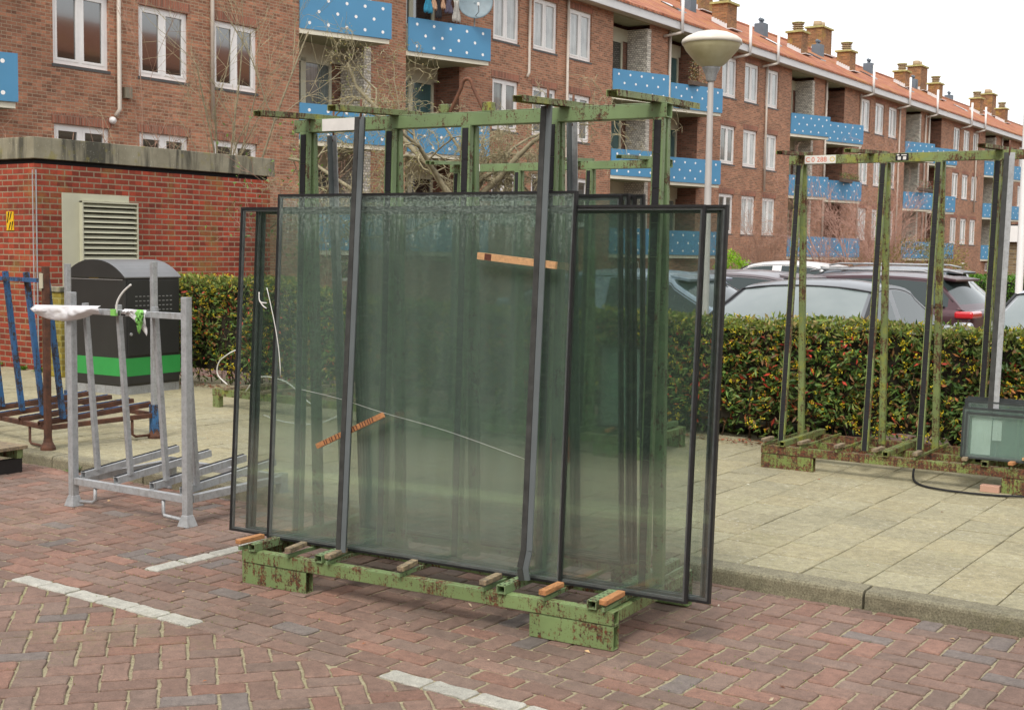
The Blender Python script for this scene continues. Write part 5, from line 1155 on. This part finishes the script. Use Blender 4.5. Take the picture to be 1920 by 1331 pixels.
# ------------------------------------------------------------------ bare trees and shrubs
def wander(p, d, ln, seg, curl, rn, grav=0.):
    pts = [Vector(p)]; d = Vector(d).normalized(); 
    for i in range(seg):
        d = (d + Vector((rn.gauss(0, curl), rn.gauss(0, curl), rn.gauss(0, curl) + grav))).normalized(); pts.append(pts[-1] + d * ln / seg)
    return pts, d
def bare(name, label, cat, loc, seed, mat, tmat, mains, levels, curl, r0, up=.0, trunk=None, rmin=.0024, leafs=None, group=None, grav=0., spread=1.0):
    rn = random.Random(seed); t = thing(name, label, cat, loc, 0, group); tr, tw = MB(), MB(); tips = []
    def grow(p, d, ln, r_, lev):
        seg = 7 if lev < 2 else 5; pts, d2 = wander(p, d, ln, seg, curl * (1 + .35 * lev), rn, grav)
        rr = [max(rmin, r_ * (1 - .62 * i / seg)) for i in range(seg + 1)]; (tr if lev < 2 else tw).tube(pts, rr, 6 if lev < 1 else 4 if lev < 3 else 3, caps=False)
        tips.append(pts[-1])
        if lev < len(levels):
            n, f = levels[lev]
            for k in range(n):
                i = rn.randint(1 if lev else 2, seg); q = pts[i]; dd = (pts[i] - pts[i - 1]).normalized(); a = Vector((rn.gauss(0, 1), rn.gauss(0, 1), rn.gauss(0, .8) + up)).normalized()
                grow(q, dd * .55 + a * .75 * spread, ln * f * rn.uniform(.7, 1.25), rr[i] * .62, lev + 1)
    start = Vector((0, 0, 0))
    if trunk:
        tr.tube([Vector(p) for p, _ in trunk], [a for _, a in trunk], 9, caps=False); start = Vector(trunk[-1][0])
    for d, ln, rr in mains: grow(start if not isinstance(d[0], tuple) else Vector(d[1]), d if not isinstance(d[0], tuple) else d[0], ln, rr or r0, 0)
    tr.build('trunk', tmat, t, smooth=True); tw.build('twigs', mat, t, smooth=True)
    if leafs:
        cnt, sz, tab = leafs; rn2 = np.random.default_rng(seed); P = np.array([tips[i % len(tips)] for i in range(cnt)]) + rn2.normal(0, sz * .8, (cnt, 3)); leaves_obj('buds', P, rn2.normal(0, 1, (cnt, 3)), rn2.normal(0, 1, (cnt, 3)), sz, sz * .5, pick(cnt, tab), m_leaf, t)
    return t
m_bark = plain('hazel_bark', (.25, .22, .14), .85, 0, .35, 14); m_twig = plain('hazel_twig', (.34, .30, .18), .85, 0, .35, 20); m_twigr = plain('reddish_twig', (.34, .21, .15), .85, 0, .3, 20); m_twigp = plain('pink_twig', (.46, .28, .22), .85, 0, .3, 20); m_barkd = plain('dark_bark', (.10, .075, .05), .9, 0, .3, 14)
# image-right axis and depth axis at the tree, so limbs spread where the photograph shows them
ax = Vector((.82, .57, 0)); ay = Vector((-.57, .82, 0))
def dv(a, z, b=0.): return tuple(ax * a + ay * b + Vector((0, 0, z)))
bare('hazel_tree', 'contorted bare hazel tree with curling twigs behind the large rack', 'tree', (-8.75, 11.70, -.05), 21, m_twig, m_bark,
     [(dv(-1, .85, .1), 2.3, .046), (dv(-.75, 1.1, -.3), 1.6, .034), (dv(-1.2, .3, .2), 2.2, .040), (dv(-.15, 1.2, .2), 1.1, .032), (dv(.5, 1.0, -.2), 1.2, .032), (dv(1, .5, .1), 1.9, .042), (dv(.9, .15, .3), 1.5, .030), (dv(-.4, 1.1, .5), 1.2, .028), (dv(-1.0, .0, -.2), 1.8, .028), (dv(.3, .6, .6), 1.1, .026)],
     [(5, .5), (5, .52), (5, .55), (3, .6)], .24, .03, up=.15, trunk=[((0, 0, 0), .09), ((.03, 0, .8), .075), ((-.02, .03, 1.5), .066), ((-.08, .0, 2.15), .06)], leafs=(1500, .022, [(3, (.34, .30, .06)), (2, (.28, .36, .06)), (1, (.38, .28, .12))]), grav=-.01)
def shrub(name, label, loc, seed, n, ln, mat, levels, curl=.09, lean=.35, r0=.02, leafs=None, spread=.6, grav=.0, trunkm=None):
    rn = random.Random(seed); mains = []
    for k in range(n): a = rn.uniform(0, 6.28); l_ = rn.uniform(.1, 1) * lean; mains.append(((math.cos(a) * l_, math.sin(a) * l_, 1.0), ln * rn.uniform(.7, 1.1), r0 * rn.uniform(.7, 1.1)))
    return bare(name, label, 'shrub' if 'shrub' in name or 'bush' in name else 'tree', loc, seed, mat, trunkm or mat, mains, levels, curl, r0, up=.5, leafs=leafs, spread=spread, grav=grav)
shrub('young_tree', 'slim bare tree with upright twigs behind the right part of the kiosk roof', (-15.4, 14.1, -.05), 4, 5, 4.9, m_twig, [(6, .34), (4, .5), (3, .6)], .06, .22, .030, trunkm=m_bark)
shrub('young_tree', 'thin reddish bare shrub behind the kiosk roof, left of the slim tree', (-16.2, 12.9, -.05), 8, 4, 4.1, m_twigr, [(5, .36), (3, .5), (2, .5)], .05, .35, .017)
shrub('young_tree', 'reddish bare twigs above the kiosk roof at the far left edge', (-18.1, 9.6 + 4.2, -.05), 12, 5, 4.3, m_twigr, [(5, .36), (4, .5), (2, .5)], .06, .5, .017)
shrub('bare_shrub', 'tangle of reddish twigs beside the right end of the kiosk', (-12.3, 13.2, -.05), 15, 5, 2.5, m_twigr, [(5, .4), (4, .5), (2, .5)], .10, .6, .014, leafs=(240, .06, [(1, (.14, .26, .05))]))
shrub('bare_shrub', 'wide pinkish bare shrub in front of the building, seen through the hedge rack', (-11.2, 31.0, -.05), 31, 13, 3.0, m_twigp, [(8, .45), (6, .5), (4, .5)], .08, 1.0, .022)
shrub('bare_shrub', 'brown twiggy shrub against the building just right of the lime green bush', (-15.6, 36.2, -.05), 33, 12, 2.5, m_twigr, [(8, .4), (6, .5), (4, .5)], .07, .5, .018)
def bush(name, label, loc, rx_, rz2, n, tab, seed, ls=.06, twm=None, z0=.1):
    rn = np.random.default_rng(seed); t = thing(name, label, 'bush', loc); u = rn.normal(0, 1, (n, 3)); u /= np.linalg.norm(u, axis=1, keepdims=True); rad = rn.uniform(.55, 1, n) ** .5
    lum = 1 + .22 * np.sin(u[:, 0] * 5 + seed) * np.cos(u[:, 2] * 6 + u[:, 1] * 4); P = u * rad[:, None] * lum[:, None] * np.array([rx_, rx_, rz2]) + [0, 0, rz2 + z0]
    leaves_obj('crown', P, u + rn.normal(0, .7, (n, 3)), rn.normal(0, 1, (n, 3)), ls * rn.uniform(.6, 1.3, n), ls * .45, pick(n, tab), m_leaf, t)
    c = MB(); 
    for k in range(9): a = rn.uniform(0, 6.28); c.tube([(0, 0, 0), (math.cos(a) * rx_ * .3, math.sin(a) * rx_ * .3, rz2), (math.cos(a) * rx_ * .6, math.sin(a) * rx_ * .6, rz2 * 1.7)], [.02, .014, .006], 5)
    c.build('stems', m_barkd, t, smooth=True); return t
bush('lime_bush', 'small lime green bush at the foot of the building, above the pale blue car', (-14.55, 31.3, -.05), .55, .80, 3800, [(3, (.28, .50, .02)), (2, (.18, .38, .02))], 41, .07)
bush('forsythia_bush', 'large olive-yellow shrub behind the estate cars', (-9.75, 31.6, -.05), 1.3, 1.02, 9500, [(3, (.26, .22, .06)), (2, (.20, .20, .04)), (2, (.32, .28, .05)), (2, (.20, .13, .06))], 42, .05)
bush('forsythia_bush', 'smaller olive-yellow shrub left of the large one, behind the estate cars', (-11.4, 33.2, -.05), 1.1, .80, 6000, [(3, (.26, .18, .08)), (2, (.20, .16, .06)), (1, (.30, .26, .05))], 43, .05)
for k, (x, y, sz) in enumerate(((-18.5, 44, .8), (-17.5, 39.5, .7), (-19.5, 52, .9))): bush('brown_shrub', ('brown leafless shrub low against the facade, %s' % ('middle of three', 'nearest of three', 'farthest of three')[k]), (x, y, -.05), sz, sz * .9, 3500, [(3, (.20, .12, .07)), (2, (.14, .10, .05)), (1, (.2, .2, .06))], 50 + k, .05)
# far clipped green hedge
t = thing('box_hedge', 'clipped bright green hedge in front of the low brick building', 'hedge', (-8.15, 27.6, -.05)); n = 16000
u = rng.uniform(0, 1, (n, 3)); f_ = rng.integers(0, 3, n); Lx, Ly, Lz = 5.0, 1.0, 1.25
P = u * [Lx, Ly, Lz]; P[f_ == 0, 1] = rng.normal(0, .03, (f_ == 0).sum()); P[f_ == 1, 2] = Lz + rng.normal(0, .025, (f_ == 1).sum()); k = f_ == 2; P[k, 0] = rng.normal(0, .03, k.sum())
leaves_obj('foliage', P, rng.normal(0, 1, (n, 3)) + [0, -.3, .6], rng.normal(0, 1, (n, 3)), .06, .03, pick(n, [(3, (.10, .24, .02)), (2, (.06, .16, .02)), (1, (.16, .32, .03))]), m_leaf, t)
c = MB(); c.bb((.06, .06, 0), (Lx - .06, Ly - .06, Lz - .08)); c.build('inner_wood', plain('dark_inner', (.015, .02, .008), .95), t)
# low brick building with white fascia
m_yb = brickmat('yellow_brown_brick', (.24, .17, .08), (.18, .125, .07), (.28, .24, .17), .22, .07, .009)
t = thing('garage', 'low brown brick building with a white fascia behind the green hedge', 'building', (-8.75, 35.3, -.05), R(0))
c = MB(); c.bb((0, 0, 0), (12, 8, 2.1)); c.build('wall', m_yb, t); c = MB(); c.bb((-.12, -.12, 2.10), (12.1, 8.1, 2.52)); c.build('fascia', m_white, t); c = MB(); c.bb((-.05, -.05, 2.52), (12, 8, 2.56)); c.build('roof', m_trim, t)

# ------------------------------------------------------------------ the other side of the street and an added hedge, seen only mirrored in glass
def block(name, label, loc, rz, ln, hgt, seed):
    t = thing(name, label, 'building', loc, rz, None); rn = random.Random(seed); c = MB(); c.bb((0, -8, 0), (ln, 0, hgt)); c.build('wall', m_brick, t); wn = MB(); pn = MB(); bd = MB()
    for k in range(int(hgt // 2.8)):
        x = 1.2
        while x < ln - 2: 
            f = MB(); z = .9 + 2.8 * k; f.bb((x, 0, z), (x + 1.5, .03, z + 1.5)); o = f.build('window', m_white, t); f = MB(); f.bb((x + .1, .03, z + .1), (x + 1.4, .035, z + 1.4)); f.build('pane', m_pdark, o); x += 3.1
        c = MB(); c.bb((0, 0, 2.75 + 2.8 * k), (ln, .5, 2.95 + 2.8 * k)); c.build('white_band', m_cream, t)
    c = MB(); c.add([(-.3, .5, hgt), (ln + .3, .5, hgt), (ln + .3, -4, hgt + 3), (-.3, -4, hgt + 3)], [(0, 1, 2, 3)]); c.add([(-.3, -8.4, hgt), (ln + .3, -8.4, hgt), (ln + .3, -4, hgt + 3), (-.3, -4, hgt + 3)], [(3, 2, 1, 0)])
    c.add([(-.3, .5, hgt), (-.3, -4, hgt + 3), (-.3, -8.4, hgt)], [(0, 1, 2)]); c.add([(ln + .3, .5, hgt), (ln + .3, -4, hgt + 3), (ln + .3, -8.4, hgt)], [(2, 1, 0)]); c.build('roof', m_tile, t); return t
block('apartment_building', 'brick block across the street that shows only as a reflection in the glass panes', (-44, -15, 0), 0, 58, 10.5, 1)
block('apartment_building', 'brick block facing the facade, showing only as a reflection in its windows', (24, -2, 0), R(90), 150, 13.5, 2)

# unseen tall hedge, added so the large panes mirror dark green
t = thing('added_mirror_hedge', 'added unseen tall hedge that gives the large panes their dark green reflection', 'hedge', (-46, -8.5, 0)); n = 16000
t['label'] = 'tall dark evergreen hedge across the street, mirrored as dark green in the large panes'
P = rng.uniform(0, 1, (n, 3)) * [54, 0, 4.7]; P[:, 1] = rng.normal(0, .12, n) + .12 * np.sin(P[:, 0] * 1.3 + P[:, 2]); P[:, 2] += .25 * np.sin(P[:, 0] * 2.2)
leaves_obj('foliage', P, rng.normal(0, 1, (n, 3)) + [0, .6, .2], rng.normal(0, 1, (n, 3)), .26, .13, pick(n, [(3, (.035, .085, .03)), (3, (.05, .11, .04)), (1, (.09, .13, .05))]), m_leaf, t)
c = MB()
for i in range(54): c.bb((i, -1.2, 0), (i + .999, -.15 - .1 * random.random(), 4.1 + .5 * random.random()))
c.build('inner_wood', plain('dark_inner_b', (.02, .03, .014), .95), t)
